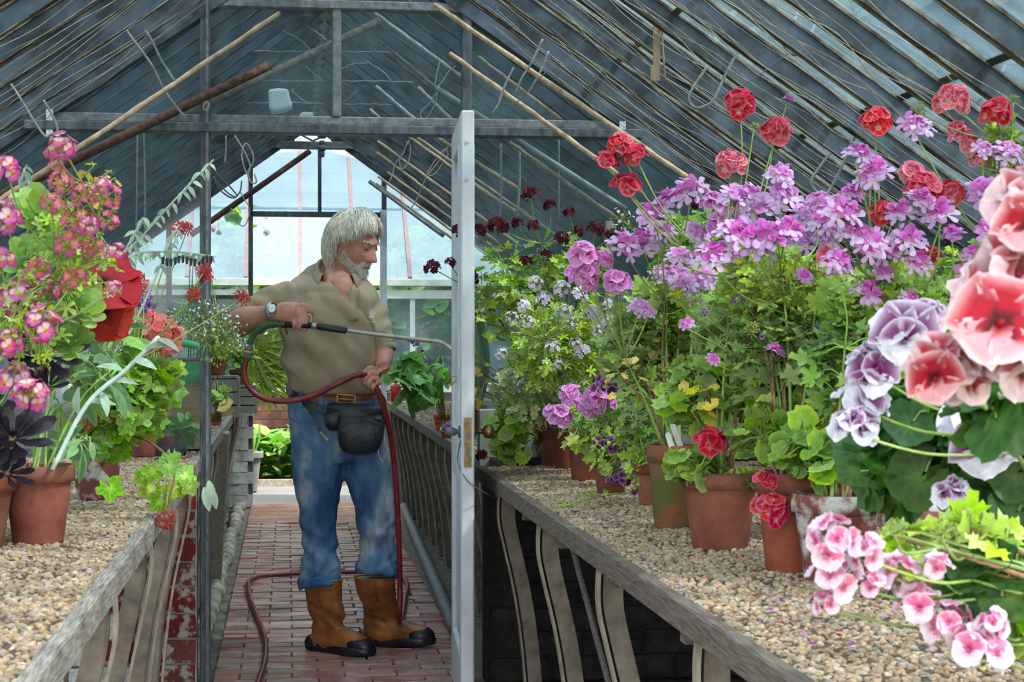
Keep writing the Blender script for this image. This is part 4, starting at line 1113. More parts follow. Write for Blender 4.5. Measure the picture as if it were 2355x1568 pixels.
# ---- belt, jeans
def ringsec(py, l, r_, dep, dy): 
    a, c = mp(l, py, dy), mp(r_, py, dy); return ((a + c) / 2, (c - a) / 2, Vector((0, dep, 0)))
q = MB()
q.loft([ringsec(930, 663, 872, .128, -.02), ringsec(905, 664, 870, .130, -.025)], 40, True, 2.2)
q.build('belt', M['brownleather'], person, True)
q = MB(); 
for a_, b_ in (((776, 906), (816, 909)), ((776, 926), (816, 929)), ((776, 906), (776, 926)), ((816, 909), (816, 929))):
    q.bar(mp(*a_, -.165), mp(*b_, -.165), .006, .006)
q.bar(mp(779, 916, -.163), mp(813, 919, -.163), .022, .004, (0, 0, 1))
q.build('buckle', M['brass'], person)
q = MB()
pel = [(1062, 676, 900, .100, 0), (1050, 669, 904, .116, 0), (1020, 667, 898, .126, -.005), (975, 665, 890, .130, -.012), (940, 663, 880, .130, -.02), (918, 662, 874, .130, -.024)]
q.loft([ringsec(*s_) for s_ in pel], 48, True, 2.3, lambda p, i, a: p + Vector((cos(a), sin(a), 0)) * (.004 * sin(5 * a + i)))
legL = [(1345, 690, 775, .075, 0), (1338, 688, 779, .080, 0), (1318, 690, 780, .078, 0), (1295, 694, 779, .074, 0), (1270, 694, 777, .073, 0), (1240, 693, 777, .076, 0), (1205, 690, 775, .078, .005), (1170, 686, 777, .082, .005), (1130, 678, 783, .090, .005), (1090, 671, 792, .100, .003), (1050, 668, 800, .105, 0)]
legR = [(1316, 824, 912, .074, .01), (1306, 820, 915, .080, .01), (1290, 822, 913, .077, .01), (1265, 824, 909, .073, .01), (1235, 824, 907, .074, .005), (1205, 822, 911, .078, 0), (1170, 815, 913, .083, 0), (1130, 801, 912, .090, 0), (1095, 788, 909, .100, 0), (1050, 780, 904, .105, 0)]
def jw(i, a, p, sd):
    k = .45 + .9 * sstep(.66, .34, p.z)
    q_ = Vector((p.x * 9 + sd, p.y * 9, p.z * 17))
    return k * (.017 * mnoise.noise(q_ + Vector((0, 0, p.x * 9))) + .009 * mnoise.noise(q_ * 2.1 + Vector((5, 0, -p.x * 22))))
def dens(sec):
    S = [ringsec(*s_) for s_ in sec]; out = []
    for a, b in zip(S, S[1:]):
        for k in range(5):
            t = k / 5; out.append(tuple(Vector(a[j]).lerp(Vector(b[j]), t) for j in range(3)))
    out.append(S[-1]); return out
for sec, sd in ((legL, 0), (legR, 2.1)):
    D_ = dens(sec)
    q.loft(D_, 40, True, 2.05, lambda p, i, a: p + (p - Vector(D_[i][0])).normalized() * jw(i, a, p, sd))
jeans = q.build('jeans', M['denim'], person, True)
m = jeans.modifiers.new('remesh', 'REMESH'); m.mode = 'VOXEL'; m.voxel_size = .0068; m.use_smooth_shade = True
m = jeans.modifiers.new('smooth', 'SMOOTH'); m.factor = .5; m.iterations = 3
def seam(pts, nm='seam', r=.0016, mt='denim_dark'):
    b = MB(); b.tube(catmull(pts, 5), r, 5); return b.build(nm, M[mt], person, True)
seam([mp(668, 962, -.075), mp(690, 972, -.115), mp(720, 966, -.135)], 'pocket_seam', .0022)
for px_ in (738, 868, 690):
    q = MB(); q.bar(mp(px_, 900, -.150 if px_ < 800 else -.12), mp(px_, 934, -.150 if px_ < 800 else -.12), .013, .005, (0, 1, 0)); q.build('belt_loop', M['denim_dark'], person)
for (py, l, r_, dep, dy, tl) in ((1331, 688, 781, .086, 0, .016), (1304, 819, 917, .084, .01, -.004)):
    b = MB(); c, hx, hy = ringsec(py, l, r_, dep, dy); S_ = []
    for dz, g in ((-.020, .96), (-.021, 1.03), (-.012, 1.06), (.010, 1.05), (.018, 1.0)):
        S_.append((c + Vector((0, 0, dz)), hx * g + Vector((0, 0, tl)), hy * g))
    b.loft(S_, 36, False, 2.1, lambda p, i, a: p + Vector((0, 0, .005 * sin(3 * a + 1) + .003 * sin(7 * a))))
    o = b.build('turn_up', M['denim_dark'], person, True); m = o.modifiers.new('thick', 'SOLIDIFY'); m.thickness = .005
# ---- boots
def boot(heel, ang, raise_=0.0, top=None, sd=0):
    f = Vector((cos(ang), -sin(ang), 0)); s_ = Vector((sin(ang), cos(ang), 0)); U = Vector((0, 0, 1)); H_ = Vector(heel)
    def P(x, y, z): return H_ + f * x + s_ * y + U * (z + raise_ * sstep(.12, .30, x))
    b = MB()
    tz = top.z; tc = top
    sh = [(.30, .085, .066), (.292, .084, .066), (.27, .081, .064), (.24, .079, .062), (.21, .076, .060), (.18, .074, .058), (.15, .073, .055), (.12, .074, .050), (.09, .078, .045), (.05, .082, .042), (.02, .080, .042)]
    S_ = []
    for z, a, c in sh:
        k = sstep(.10, .30, z)
        cen = P(.088, 0, z).lerp(Vector((tc.x, tc.y, z)), k)
        S_.append((cen, f * a, s_ * c))
    D2 = []
    for a, c in zip(S_, S_[1:]):
        for k in range(3): D2.append(tuple(Vector(a[j]).lerp(Vector(c[j]), k / 3) for j in range(3)))
    D2.append(S_[-1])
    b.loft(D2, 32, True, 2.15, lambda p, i, a: p + (p - Vector(D2[i][0])).normalized() * ((.004 + .014 * gs(p.z - .12, .05)) * mnoise.noise(Vector((p.x * 14 + sd, p.y * 14, p.z * 34 + p.x * 10)))))
    ft = [(.02, .030, .036, .05), (.06, .040, .040, .066), (.11, .046, .044, .076), (.16, .046, .047, .064), (.21, .044, .050, .050), (.25, .041, .048, .040), (.285, .037, .040, .032), (.305, .030, .024, .020)]
    b.loft([(P(x, 0, z), s_ * w, U * h) for x, z, w, h in ft], 24, True, 2.2)
    o = b.build('boot', M['boot'], person, True)
    m = o.modifiers.new('remesh', 'REMESH'); m.mode = 'VOXEL'; m.voxel_size = .0055; m.use_smooth_shade = True
    m = o.modifiers.new('smooth', 'SMOOTH'); m.factor = .5; m.iterations = 2
    b = MB(); out = [(-.006, 0), (.0, .034), (.05, .042), (.10, .040), (.16, .047), (.22, .054), (.27, .050), (.305, .030), (.318, 0)]
    ol = out + [(x, -y) for x, y in out[-2:0:-1]]
    R0 = [[b.vert(P(x * g + (1 - g) * .15, y * g, z)) for x, y in ol] for z, g in ((0.0, .98), (.008, 1.01), (.024, 1.03), (.034, .98))]
    b.rings(R0); b.build('sole', M['rubber'], o, True)
    b = MB(); S_ = []
    for x, w, h, z in ((.222, .051, .036, .040), (.235, .052, .037, .040), (.26, .050, .036, .038), (.285, .043, .033, .036), (.306, .028, .024, .032), (.316, .010, .010, .028)):
        S_.append((P(x, 0, z), s_ * w, U * h))
    b.loft(S_, 20, True, 2.3); b.build('toe_cap', M['rubber'], o, True)
    b = MB(); b.loft([(P(-.004, 0, .03), s_ * .038, U * .03), (P(.02, 0, .034), s_ * .046, U * .036), (P(.06, 0, .024), s_ * .046, U * .022)], 16, True); b.build('heel_guard', M['rubber'], o, True)
    b = MB()
    c, hx, hy = S0 = (Vector((tc.x, tc.y, .300)), f * .0865, s_ * .0675)
    b.tube([c + hx * cos(2 * pi * k / 28) + hy * sin(2 * pi * k / 28) for k in range(29)], .004, 6); b.build('boot_rim', M['boot'], o, True)
    b = MB(); b.tube(catmull([Vector((tc.x, tc.y, .295)) - s_ * .064 + f * .02, Vector((tc.x, tc.y, .24)) - s_ * .060 + f * .024, P(.11, -.054, .16), P(.12, -.044, .10)], 5), .0022, 5); b.build('boot_seam', M['brownleather'], o, True)
hL = atZ(716, 1497, 0.0); hR = atZ(830, 1488, 0.0)
boot(Vector((hL.x, hL.y + .05, .0)), math.radians(40), 0, mp(742, 1325, .0), 0)
boot(Vector((hR.x + .005, hR.y + .07, .0)), math.radians(22), .012, mp(862, 1312, .01), 1.5)
# ---- waist bag
bagc = mp(815, 985, -.17)
q = MB()
q.loft([(mp(735, 942, -.10), (0, .02, 0), (0, 0, .02)), (mp(755, 950, -.14), (0, .035, 0), (0, 0, .045)), (mp(790, 962, -.17), (.01, .042, 0), (0, 0, .062)), (mp(835, 968, -.175), (0, .045, 0), (0, 0, .068)), (mp(872, 966, -.15), (0, .04, 0), (0, 0, .058)), (mp(890, 955, -.11), (0, .02, 0), (0, 0, .028))], 24, True, 2.6)
bag = q.build('waist_bag', M['blackleather'], person, True)
m = bag.modifiers.new('sub', 'SUBSURF'); m.levels = 2; m.render_levels = 2
q = MB()
q.loft([(mp(834, 954, -.20), (.075, 0, .004), (0, .020, 0)), (mp(832, 962, -.205), (.090, 0, .0), (0, .034, 0)), (mp(830, 990, -.205), (.092, 0, 0), (0, .042, 0)), (mp(828, 1018, -.195), (.086, 0, 0), (0, .044, 0)), (mp(828, 1036, -.185), (.072, 0, 0), (0, .036, 0)), (mp(829, 1045, -.175), (.05, 0, 0), (0, .02, 0))], 28, True, 3.2)
o = q.build('bag_pocket', M['blackleather'], bag, True); m = o.modifiers.new('sub', 'SUBSURF'); m.levels = 1; m.render_levels = 2
q = MB(); q.loft([(mp(764, 946, -.185), (.026, 0, .01), (0, .015, 0)), (mp(765, 955, -.19), (.032, 0, 0), (0, .026, 0)), (mp(766, 978, -.185), (.030, 0, 0), (0, .026, 0)), (mp(768, 990, -.175), (.018, 0, 0), (0, .014, 0))], 20, True, 2.6)
o = q.build('bag_pocket', M['blackleather'], bag, True)
q = MB(); q.tube(catmull([mp(780, 972, -.243), mp(800, 960, -.247), (mp(840, 957, -.249)), mp(876, 966, -.235)], 6), .003, 6); q.tube(catmull([mp(752, 945, -.175), mp(790, 941, -.195), mp(840, 945, -.205), mp(884, 944, -.155)], 6), .003, 6)
q.tube(catmull([mp(778, 985, -.245), mp(795, 974, -.25), mp(840, 970, -.252), mp(874, 978, -.24)], 6), .0022, 6)
q.build('bag_zip', M['rubber'], bag, True)
q = MB(); q.bar(mp(735, 992, -.18), mp(752, 1012, -.17), .014, .012); q.build('strap_clip', M['steel'], bag)
q = MB()
for pts in ([mp(660, 892, -.06), mp(690, 915, -.115), mp(715, 945, -.135), mp(742, 1000, -.14)], [mp(672, 905, -.10), mp(705, 925, -.135), mp(740, 940, -.15), mp(765, 948, -.155)], [mp(888, 950, -.10), mp(888, 930, -.05), mp(880, 915, .0)]):
    q = MB(); L_ = []
    for p in catmull(pts, 6): L_.append([q.vert(p + Vector((0, dy_, dz_))) for dy_, dz_ in ((-.005, .016), (-.005, -.016), (.003, -.016), (.003, .016))])
    q.rings(L_); q.build('bag_strap', M['blackleather'], bag)
q = MB(); q.box(mp(668, 893, -.085), (.035, .03, .045)); q.build('strap_buckle', M['rubber'], bag)
q = MB(); q.tube(catmull([mp(886, 985, -.12), mp(884, 1010, -.13), mp(890, 1030, -.115), mp(905, 1040, -.09), mp(908, 1052, -.085)], 6), .0015, 5)
q.tube(catmull([mp(878, 1000, -.14), mp(871, 1030, -.14), mp(872, 1050, -.13), mp(882, 1062, -.12)], 6), .0015, 5); q.build('loose_thread', M['white'], bag)
# ---- watch
wc = mp(624, 715, -.25); wa = (mp(640, 716, -.262) - mp(605, 718, -.23)).normalized()
wt = cuff(wc, wa, .0335, person, 'watch', 'steel', .009, .0015)
q = MB(); wn = (Vector((.05, -1, .25))).normalized(); cc = wc + wn * .0345
fm_ = frame_from(wn).to_3x3()
q.loft([(cc - wn * .003, fm_ @ Vector((.017, 0, 0)), fm_ @ Vector((0, .019, 0))), (cc + wn * .003, fm_ @ Vector((.017, 0, 0)), fm_ @ Vector((0, .019, 0))), (cc + wn * .005, fm_ @ Vector((.014, 0, 0)), fm_ @ Vector((0, .016, 0)))], 20, True); q.build('watch_case', M['steel'], wt, True)
q = MB(); q.loft([(cc + wn * .005, fm_ @ Vector((.0125, 0, 0)), fm_ @ Vector((0, .0145, 0))), (cc + wn * .0058, fm_ @ Vector((.012, 0, 0)), fm_ @ Vector((0, .014, 0)))], 20, True); q.build('watch_face', M['white'], wt)
q = MB(); q.bar(cc + wn * .0062, cc + wn * .0062 + fm_ @ Vector((.004, .007, 0)), .0012, .0006, wn); q.bar(cc + wn * .0062, cc + wn * .0062 + fm_ @ Vector((-.007, .001, 0)), .0012, .0006, wn); q.build('watch_hand', M['rubber'], wt)
cuff(mp(858, 875, E_ - .022), (mp(849, 881, E_ - .026) - mp(858, 870, E_ - .022)), .0112, person, 'ring', 'brass', .0022, .0012)

# ------------------------------------------------------------------ watering lance and hose
g0, g1 = mp(655, 746, -.27), mp(716, 748, -.29)
lance = thing('watering_lance', 'long grey watering lance with black foam grip held in his right hand', 'watering lance', g0)
q = MB(); q.tube([g0, g0.lerp(g1, .3), g1], [.012, .014, .013], 12); q.build('valve', M['rubber'], lance, True)
q = MB(); q.tube(catmull([mp(700, 730, -.29), mp(712, 722, -.292), mp(716, 735, -.291), mp(712, 746, -.29)], 5), .0035, 8); q.build('trigger', M['steel'], lance, True)
e1 = mp(729, 750, -.292); e2 = mp(797, 760, -.30)
q = MB(); q.tube([g1, e1], .0115, 12); q.build('collar', M['steel'], lance, True)
q = MB(); q.tube([e1, e1.lerp(e2, .05), e2.lerp(e1, .05), e2], [.0115, .0135, .0135, .0115], 14); q.build('grip', M['rubber'], lance, True)
q = MB(); q.tube(catmull([e2, mp(880, 771, -.33), mp(985, 783, -.38), mp(1010, 786, -.39), mp(1030, 797, -.40), mp(1052, 818, -.41), mp(1062, 834, -.41)], 6), .0078, 12); q.build('tube', M['lance'], lance, True)
q = MB(); q.lathe([(.008, 0), (.02, -.02), (.022, -.03), (.001, -.032)], mp(1064, 838, -.41), 14); q.build('rose', M['lance'], lance, True)
q = MB(); q.tube([mp(648, 745, -.268), mp(657, 746, -.27)], .015, 10); q.tube([mp(655, 748, -.27), mp(660, 768, -.27)], .004, 8); q.build('brass_union', M['brass'], lance, True)
hose = thing('garden_hose', 'dark red garden hose looping from his hands down across the wet path', 'hose', mp(572, 800, -.2))
q = MB(); q.tube(catmull([mp(650, 746, -.268), mp(622, 744, -.265), mp(598, 755, -.26), mp(580, 776, -.25), mp(573, 797, -.245)], 8), .0115, 12); q.build('hose_end', M['hose_green'], hose, True, label='short green length of hose at the lance')
q = MB(); q.tube([mp(574, 792, -.245), mp(573, 797, -.245), mp(569, 820, -.245), mp(568, 825, -.245)], [.014, .018, .018, .014], 12); q.build('connector', M['plastic_grey'], hose, True)
q = MB(); q.tube([mp(571.5, 807, -.245), mp(571, 811, -.245)], .0188, 12); q.build('connector_ring', M['yellow'], hose, True)
fz = .014
def fl_(px, py): return atZ(px, py, fz)
q = MB(); q.tube(catmull([mp(568, 822, -.245), mp(562, 850, -.245), mp(568, 882, -.25), mp(592, 908, -.255), mp(630, 921, -.26), mp(680, 920, -.265), mp(730, 905, -.27), mp(780, 880, -.28), mp(815, 864, -.275), mp(838, 861, -.262), mp(852, 866, -.252), mp(862, 885, -.245), mp(872, 905, -.24), mp(885, 945, -.22), mp(898, 1000, -.17), mp(908, 1080, -.13), mp(914, 1170, -.10), mp(918, 1260, -.07), mp(920, 1350, -.04),
    mp(919, 1412, -.02), fl_(919, 1450), fl_(926, 1418), fl_(932, 1375), fl_(937, 1345), fl_(922, 1325), fl_(880, 1317), fl_(800, 1315), fl_(720, 1317), fl_(640, 1321), fl_(596, 1326), fl_(572, 1337), fl_(571, 1350), fl_(574, 1372), fl_(586, 1405), fl_(604, 1450), fl_(611, 1485), fl_(607, 1525), fl_(594, 1568), fl_(570, 1640)], 9), .0112, 12)
q.build('hose_length', M['hose_red'], hose, True)
# ------------------------------------------------------------------ staging benches
pebble_nodes = bpy.data.node_groups.new('pea_shingle', 'GeometryNodeTree')
def gravel_group(name, density, smin, smax, seed, material):
    ng = bpy.data.node_groups.new(name, 'GeometryNodeTree')
    ng.interface.new_socket('Geometry', in_out='INPUT', socket_type='NodeSocketGeometry')
    ng.interface.new_socket('Geometry', in_out='OUTPUT', socket_type='NodeSocketGeometry')
    N, L = ng.nodes, ng.links
    gi = N.new('NodeGroupInput'); go = N.new('NodeGroupOutput')
    d = N.new('GeometryNodeDistributePointsOnFaces'); d.inputs['Density'].default_value = density; d.inputs['Seed'].default_value = seed
    ico = N.new('GeometryNodeMeshIcoSphere'); ico.inputs['Radius'].default_value = 1.0; ico.inputs['Subdivisions'].default_value = 2
    sm = N.new('GeometryNodeSetMaterial'); sm.inputs['Material'].default_value = material
    sp = N.new('GeometryNodeSetPosition'); nt = N.new('ShaderNodeTexNoise'); nt.inputs['Scale'].default_value = 1.1; nt.inputs['Detail'].default_value = 1
    vm = N.new('ShaderNodeVectorMath'); vm.operation = 'SUBTRACT'; vm.inputs[1].default_value = (.5, .5, .5)
    vs = N.new('ShaderNodeVectorMath'); vs.operation = 'SCALE'; vs.inputs['Scale'].default_value = .9
    L.new(nt.outputs['Color'], vm.inputs[0]); L.new(vm.outputs[0], vs.inputs[0]); L.new(vs.outputs[0], sp.inputs['Offset'])
    L.new(ico.outputs['Mesh'], sp.inputs['Geometry']); L.new(sp.outputs[0], sm.inputs['Geometry'])
    ip = N.new('GeometryNodeInstanceOnPoints')
    rs = N.new('FunctionNodeRandomValue'); rs.data_type = 'FLOAT_VECTOR'; rs.inputs[0].default_value = (smin, smin * .8, smin * .55); rs.inputs[1].default_value = (smax, smax * .85, smax * .65)
    rr_ = N.new('FunctionNodeRandomValue'); rr_.data_type = 'FLOAT_VECTOR'; rr_.inputs[0].default_value = (-.6, -.6, 0); rr_.inputs[1].default_value = (.6, .6, 6.28); rr_.inputs['Seed'].default_value = 4
    L.new(gi.outputs[0], d.inputs['Mesh']); L.new(d.outputs['Points'], ip.inputs['Points']); L.new(sm.outputs[0], ip.inputs['Instance'])
    L.new(rr_.outputs[0], ip.inputs['Rotation']); L.new(rs.outputs[0], ip.inputs['Scale'])
    jg = N.new('GeometryNodeJoinGeometry'); L.new(gi.outputs[0], jg.inputs[0]); L.new(ip.outputs[0], jg.inputs[0]); L.new(jg.outputs[0], go.inputs[0])
    return ng
bpy.data.node_groups.remove(pebble_nodes)
def leg_meshes(sgn, h):
    """sgn +1: bench to the right of the path. S-curved bracket with a flange on the path side"""
    prof = [(0, 0), (.06, -.004), (.14, -.002), (.25, .016), (.40, .042), (.55, .062), (.72, .078), (.88, .088), (1, .092)]
    P = catmull([(sgn * o, 0, h * (1 - t)) for t, o in prof], 3)
    w = MB(); L_ = []
    for p in P: L_.append([w.vert(p + Vector((sgn * dx_, dy_, 0))) for dx_, dy_ in ((.012, -.006), (.058, -.006), (.058, .006), (.012, .006))])
    w.rings(L_)
    f = MB(); L_ = []
    for p in P: L_.append([f.vert(p + Vector((sgn * dx_, dy_, 0))) for dx_, dy_ in ((-.003, -.017), (.004, -.017), (.004, .017), (-.003, .017))])
    f.rings(L_)
    return w.mesh('leg', M['leg'], smooth=False), f.mesh('leg_flange', M['leg_edge'], smooth=False)
def bench(label, x0, x1, y0, y1, z, legs, dens, grav=True, em='timber'):
    s = 1 if x1 > x0 else -1
    t = thing('staging_bench', label, 'bench', (x0, (y0 + y1) / 2, 0))
    q = MB(); q.bb((x0, y0, z - .032), (x1, y1, z - .012)); q.build('bench_bed', M['gravel_bed'], t)
    n = 0; y = y0
    while y < y1 - .05:
        e = min(y1, y + 1.45); q = MB(); q.bb((x0 - s * .012, y, z - .052), (x0 + s * .016, e - .004, z)); bevel(q.build('edge_board', M[em], t), .003); y = e
    q = MB(); q.bb((x1 - s * .02, y0, z - .05), (x1, y1, z)); q.build('back_board', M['timber_dark'], t)
    for k in range(int((y1 - y0) / .7) + 1): 
        yy = y0 + .1 + k * .7
        if yy < y1: q = MB(); q.bb((x0, yy - .02, z - .075), (x1, yy + .02, z - .032)); q.build('bearer', M['timber_dark'], t)
    wl, fm = leg_meshes(s, z - .05)
    for yy in legs:
        o = inst('leg', wl, t, Matrix.Translation((x0 + s * .01, yy, 0)))
        c = bpy.data.objects.new('leg_flange', fm); c.parent = o; COL.objects.link(c)
    if grav:
        q = MB(); nx, ny = 14, int((y1 - y0) / .06); G_ = []
        for j in range(ny + 1):
            row = []
            for i in range(nx + 1):
                x = lerp(x0 + s * .016, x1 - s * .02, i / nx); yy = lerp(y0, y1, j / ny)
                row.append(q.vert((x, yy, z - .010 + .006 * mnoise.noise(Vector((x * 7, yy * 7, z))) + .010 * sstep(0, .3, i / nx))))
            G_.append(row)
        for a, b in zip(G_, G_[1:]):
            for i in range(nx): q.face(*((a[i], a[i + 1], b[i + 1], b[i]) if s > 0 else (a[i], b[i], b[i + 1], a[i + 1])))
        g = q.build('gravel', M['gravel_bed'], t, True, kind='stuff')
        m = g.modifiers.new('shingle', 'NODES'); m.node_group = gravel_group('shingle', dens, .0042, .0100, 3, M['pebble'])
    return t
bench('long gravel topped bench left of the path, in front of the partition', -.32, -1.57, 1.6, 6.30, .838, (2.58, 3.4, 4.28, 5.25, 5.95), 6500)
bench('long gravel topped bench right of the open door with bare curved legs', .69, 1.95, .8, 6.30, .80, (1.95, 2.92, 3.88, 4.83, 5.77), 6500, em='timber_dark')
bench('gravel topped bench left of the path beyond the partition', -.33, -1.57, 6.5, 13.2, .815, [6.75 + .62 * i for i in range(11)], 2600)
bench('narrow bench right of the path beyond the partition with close set curved legs', .755, 1.95, 6.5, 13.2, .785, [6.9 + .52 * i for i in range(13)], 1600, em='timber_dark')
LB, RB, LF, RF = .838, .80, .815, .785
q = MB(); q.bar((-.385, 8.95, 0), (-.335, 8.75, .80), .10, .045, (0, -1, 0)); o = q.build('timber_prop', M['timber'], None, origin=(-.36, 8.85, 0)); bevel(o)
setp(o, 'upright grey timber board propped against the left bench beyond the partition', 'plank')
q = MB(); q.tube(catmull([(.70, 7.3, .035), (.735, 8.6, .035), (.78, 10.4, .035), (.84, 12.7, .035)], 6), .030, 12); o = q.build('floor_pipe', M['iron_light'], None, True, origin=(.75, 9.5, 0))
setp(o, 'grey heating pipe lying along the right side of the path', 'pipe')
q = MB(); q.tube([(.98, 4.9, .02), (.90, 5.6, .66)], .010, 8); o = q.build('timber_stick', M['timber'], None, origin=(.94, 5.2, 0)); setp(o, 'thin pale stick leaning in the dark under the right bench', 'stick')

# ------------------------------------------------------------------ canes, pipes and bars slung under the roof
ORD = ['first', 'second', 'third', 'fourth', 'fifth', 'sixth', 'seventh', 'eighth', 'ninth', 'tenth', 'eleventh', 'twelfth']
def cane(name, label, cat, m, p, q_, r, nodes=True, group=None, sag=.0):
    P = []; n = 14
    for k in range(n + 1):
        t = k / n; P.append(p.lerp(q_, t) + Vector((0, 0, -sag * sin(pi * t) + (.0012 * sin(k * 2.1) if nodes else 0))))
    rr_ = [r * (1.12 if nodes and k % 3 == 1 else 1.0) * lerp(.85, 1, k / n if nodes else 1) for k in range(n + 1)]
    b = MB(); b.tube(P, rr_, 8 if r < .012 else 14); o = b.build(name, M[m], None, True, origin=(p + q_) / 2)
    return setp(o, label, cat, group)
cane('bamboo_cane', 'long pale bamboo cane highest on the right, crossing before the partition post', 'cane', 'cane', at(998, 10, 6.05), at(1660, 462, 5.7), .0095)
cane('bamboo_cane', 'pale bamboo cane on the right just above the open door top', 'cane', 'cane', at(1034, 122, 6.15), at(1420, 400, 5.95), .009)
cane('metal_pipe', 'grey pipe sloping down to the right from behind the open door top', 'pipe', 'zinc', at(1003, 203, 6.9), at(1440, 482, 6.75), .0125, False)
cane('bamboo_cane', 'pale bamboo cane on the left running down from the upper partition glass', 'cane', 'cane', at(643, 30, 6.1), at(-40, 488, 5.7), .0095)
cane('iron_pipe', 'thick rusty brown pipe slung on the left post of the partition', 'pipe', 'rust', at(620, 150, 6.25), at(-40, 470, 6.05), .0165, False)
cane('flat_bar', 'rusty flat bar sloping up behind the upper partition glass', 'bar', 'rust_flat', at(872, 48, 7.3), at(430, 262, 6.9), .0155, False)
cane('angle_bar', 'dark rusty bar tied across the far doorway post', 'bar', 'rust', at(712, 348, 12.7), at(440, 540, 12.4), .021, False)
for i, (a, b_, Y, r) in enumerate((((869, 325), (1200, 568), 8.3, .0075), ((867, 351), (1150, 562), 8.3, .0075), ((941, 315), (1192, 495), 8.0, .008), ((961, 317), (1300, 556), 7.9, .007), ((870, 406), (1075, 556), 8.6, .007), ((891, 396), (1100, 548), 8.5, .0065), ((865, 422), (1040, 548), 8.7, .006))):
    cane('bamboo_cane', ORD[i] + ' thin cane from the top in the bundle below the right beam', 'cane', 'cane', at(*a, Y), at(*b_, Y - .2), r, group='thin canes slung below the right beam')
cane('metal_pipe', 'grey pipe lowest in the cane bundle beside the far doorway', 'pipe', 'zinc', at(850, 417, 8.9), at(1020, 542, 8.7), .011, False)
for i, (a, b_, Y) in enumerate((((1004, 315), (1193, 435), 7.2), ((1172, 327), (1420, 503), 6.9), ((1089, 424), (1189, 489), 7.3))):
    cane('bamboo_cane', ('%s of three canes seen through the lower glass right of the door' % ('upper', 'longest', 'lowest')[i]), 'cane', 'cane', at(*a, Y), at(*b_, Y - .1), .008)
for i, (a, b_, Y, mm) in enumerate((((865, 198), (990, 305), 7.6, 'cane_grey'), ((962, 200), (1060, 296), 7.5, 'cane_grey'), ((851, 251), (905, 300), 8.2, 'cane'), ((869, 91), (1010, 208), 7.4, 'rust_flat'), ((862, 30), (1080, 190), 7.2, 'cane_grey'), ((1100, 130), (1290, 275), 6.9, 'cane'), ((1095, 170), (1265, 290), 7.0, 'cane'))):
    cane('bamboo_cane', ('short pale cane left in the right upper pane', 'pale cane beside the door top in the right upper pane', 'short cane at the foot of the right upper pane', 'brown stick high in the right upper pane', 'grey cane nearest the partition post in the right upper pane', 'upper brown cane through the triangular pane right of the post', 'lower brown cane through the triangular pane right of the post')[i], 'cane', mm, at(*a, Y), at(*b_, Y - .1), .0075)
# hooks of bent rod hanging from the rafters
def hook(pts, Y, label, r=.0042, m='wire'):
    P = catmull([at(x, y, Y) for x, y in pts], 6)
    b = MB(); b.tube(P, r, 7); o = b.build('wire_hook', M[m], None, True, origin=P[0]); return setp(o, label, 'hook', 'wire hooks under the roof')
hook([(1714, 86), (1672, 165), (1641, 229), (1620, 244), (1600, 247), (1586, 232), (1590, 208), (1628, 151)], 4.75, 'bent rod hook under the right roof, above the highest red flowers')
hook([(1906, -6), (1868, 70), (1841, 118), (1824, 126), (1808, 116), (1806, 98), (1845, 8)], 4.4, 'bent rod hook at the top edge of the right roof')
hook([(2330, 120), (2308, 160), (2285, 190), (2257, 226)], 4.0, 'straight rod hook by the bolt in the top right rafter')
hook([(1965, 316), (1935, 385), (1905, 440), (1888, 446), (1871, 432), (1869, 408), (1910, 351)], 4.7, 'bent rod hook among flowers under the right roof')
hook([(1331, -6), (1318, 45), (1326, 62), (1345, 67), (1362, 50), (1382, -4)], 5.6, 'short bent rod hook over the partition, right of the post')
hook([(241, -6), (295, 75), (348, 148), (382, 213), (427, 272)], 6.0, 'long rod hook reaching down the left roof to the rusty pipe')
hook([(334, 69), (352, 98), (369, 134), (385, 160), (401, 186)], 5.95, 'short rod beside the long hook on the left roof')
hook([(-6, 148), (40, 215), (79, 279), (103, 313), (115, 310), (132, 300), (122, 268), (100, 230)], 5.8, 'bent rod hook at the left edge of the roof')
hook([(1248, 90), (1222, 145), (1200, 180), (1186, 215)], 5.9, 'bundle of rod hooks holding the two long canes')
hook([(1181, 155), (1160, 200), (1146, 240), (1132, 262)], 6.0, 'lower rod hook holding the canes by the door')
hook([(1262, 118), (1240, 170), (1216, 212)], 5.92, 'second rod hook of the pair above the two long canes')
# loops of cord on the cane bundle and beams
def loop(pts, Y, label, r=.003, m='string', name='cord_loop'):
    P = catmull([at(x, y, Y) for x, y in pts], 5); b = MB(); b.tube(P, r, 6); o = b.build(name, M[m], None, True, origin=P[0]); return setp(o, label, 'cord')
loop([(944, 318), (930, 345), (918, 372), (925, 388), (938, 375), (944, 345), (938, 325), (928, 352), (910, 375), (903, 398), (895, 420)], 8.25, 'knotted cord loop holding the canes left of the door')
loop([(1038, 330), (1018, 352), (1008, 372), (992, 392), (985, 404), (1000, 400), (1015, 380), (1030, 355), (1020, 345), (990, 385), (975, 420), (960, 455), (945, 480)], 8.1, 'long knotted cord loop holding the canes behind the door edge')
loop([(1012, 140), (1003, 175), (1002, 200), (1015, 190), (1032, 165), (1048, 152)], 7.0, 'cord tie on the pipe behind the upper right pane')
loop([(1008, 205), (990, 235), (970, 255), (968, 268), (980, 272), (1000, 240), (1006, 212)], 7.0, 'cord loop hanging from the pipe behind the upper right pane')
loop([(540, 312), (560, 345), (575, 380), (568, 400), (556, 360), (565, 330), (580, 350), (582, 375), (570, 395), (578, 420), (590, 418), (585, 400)], 8.0, 'tangle of pale cord hanging left of the far doorway', .004)
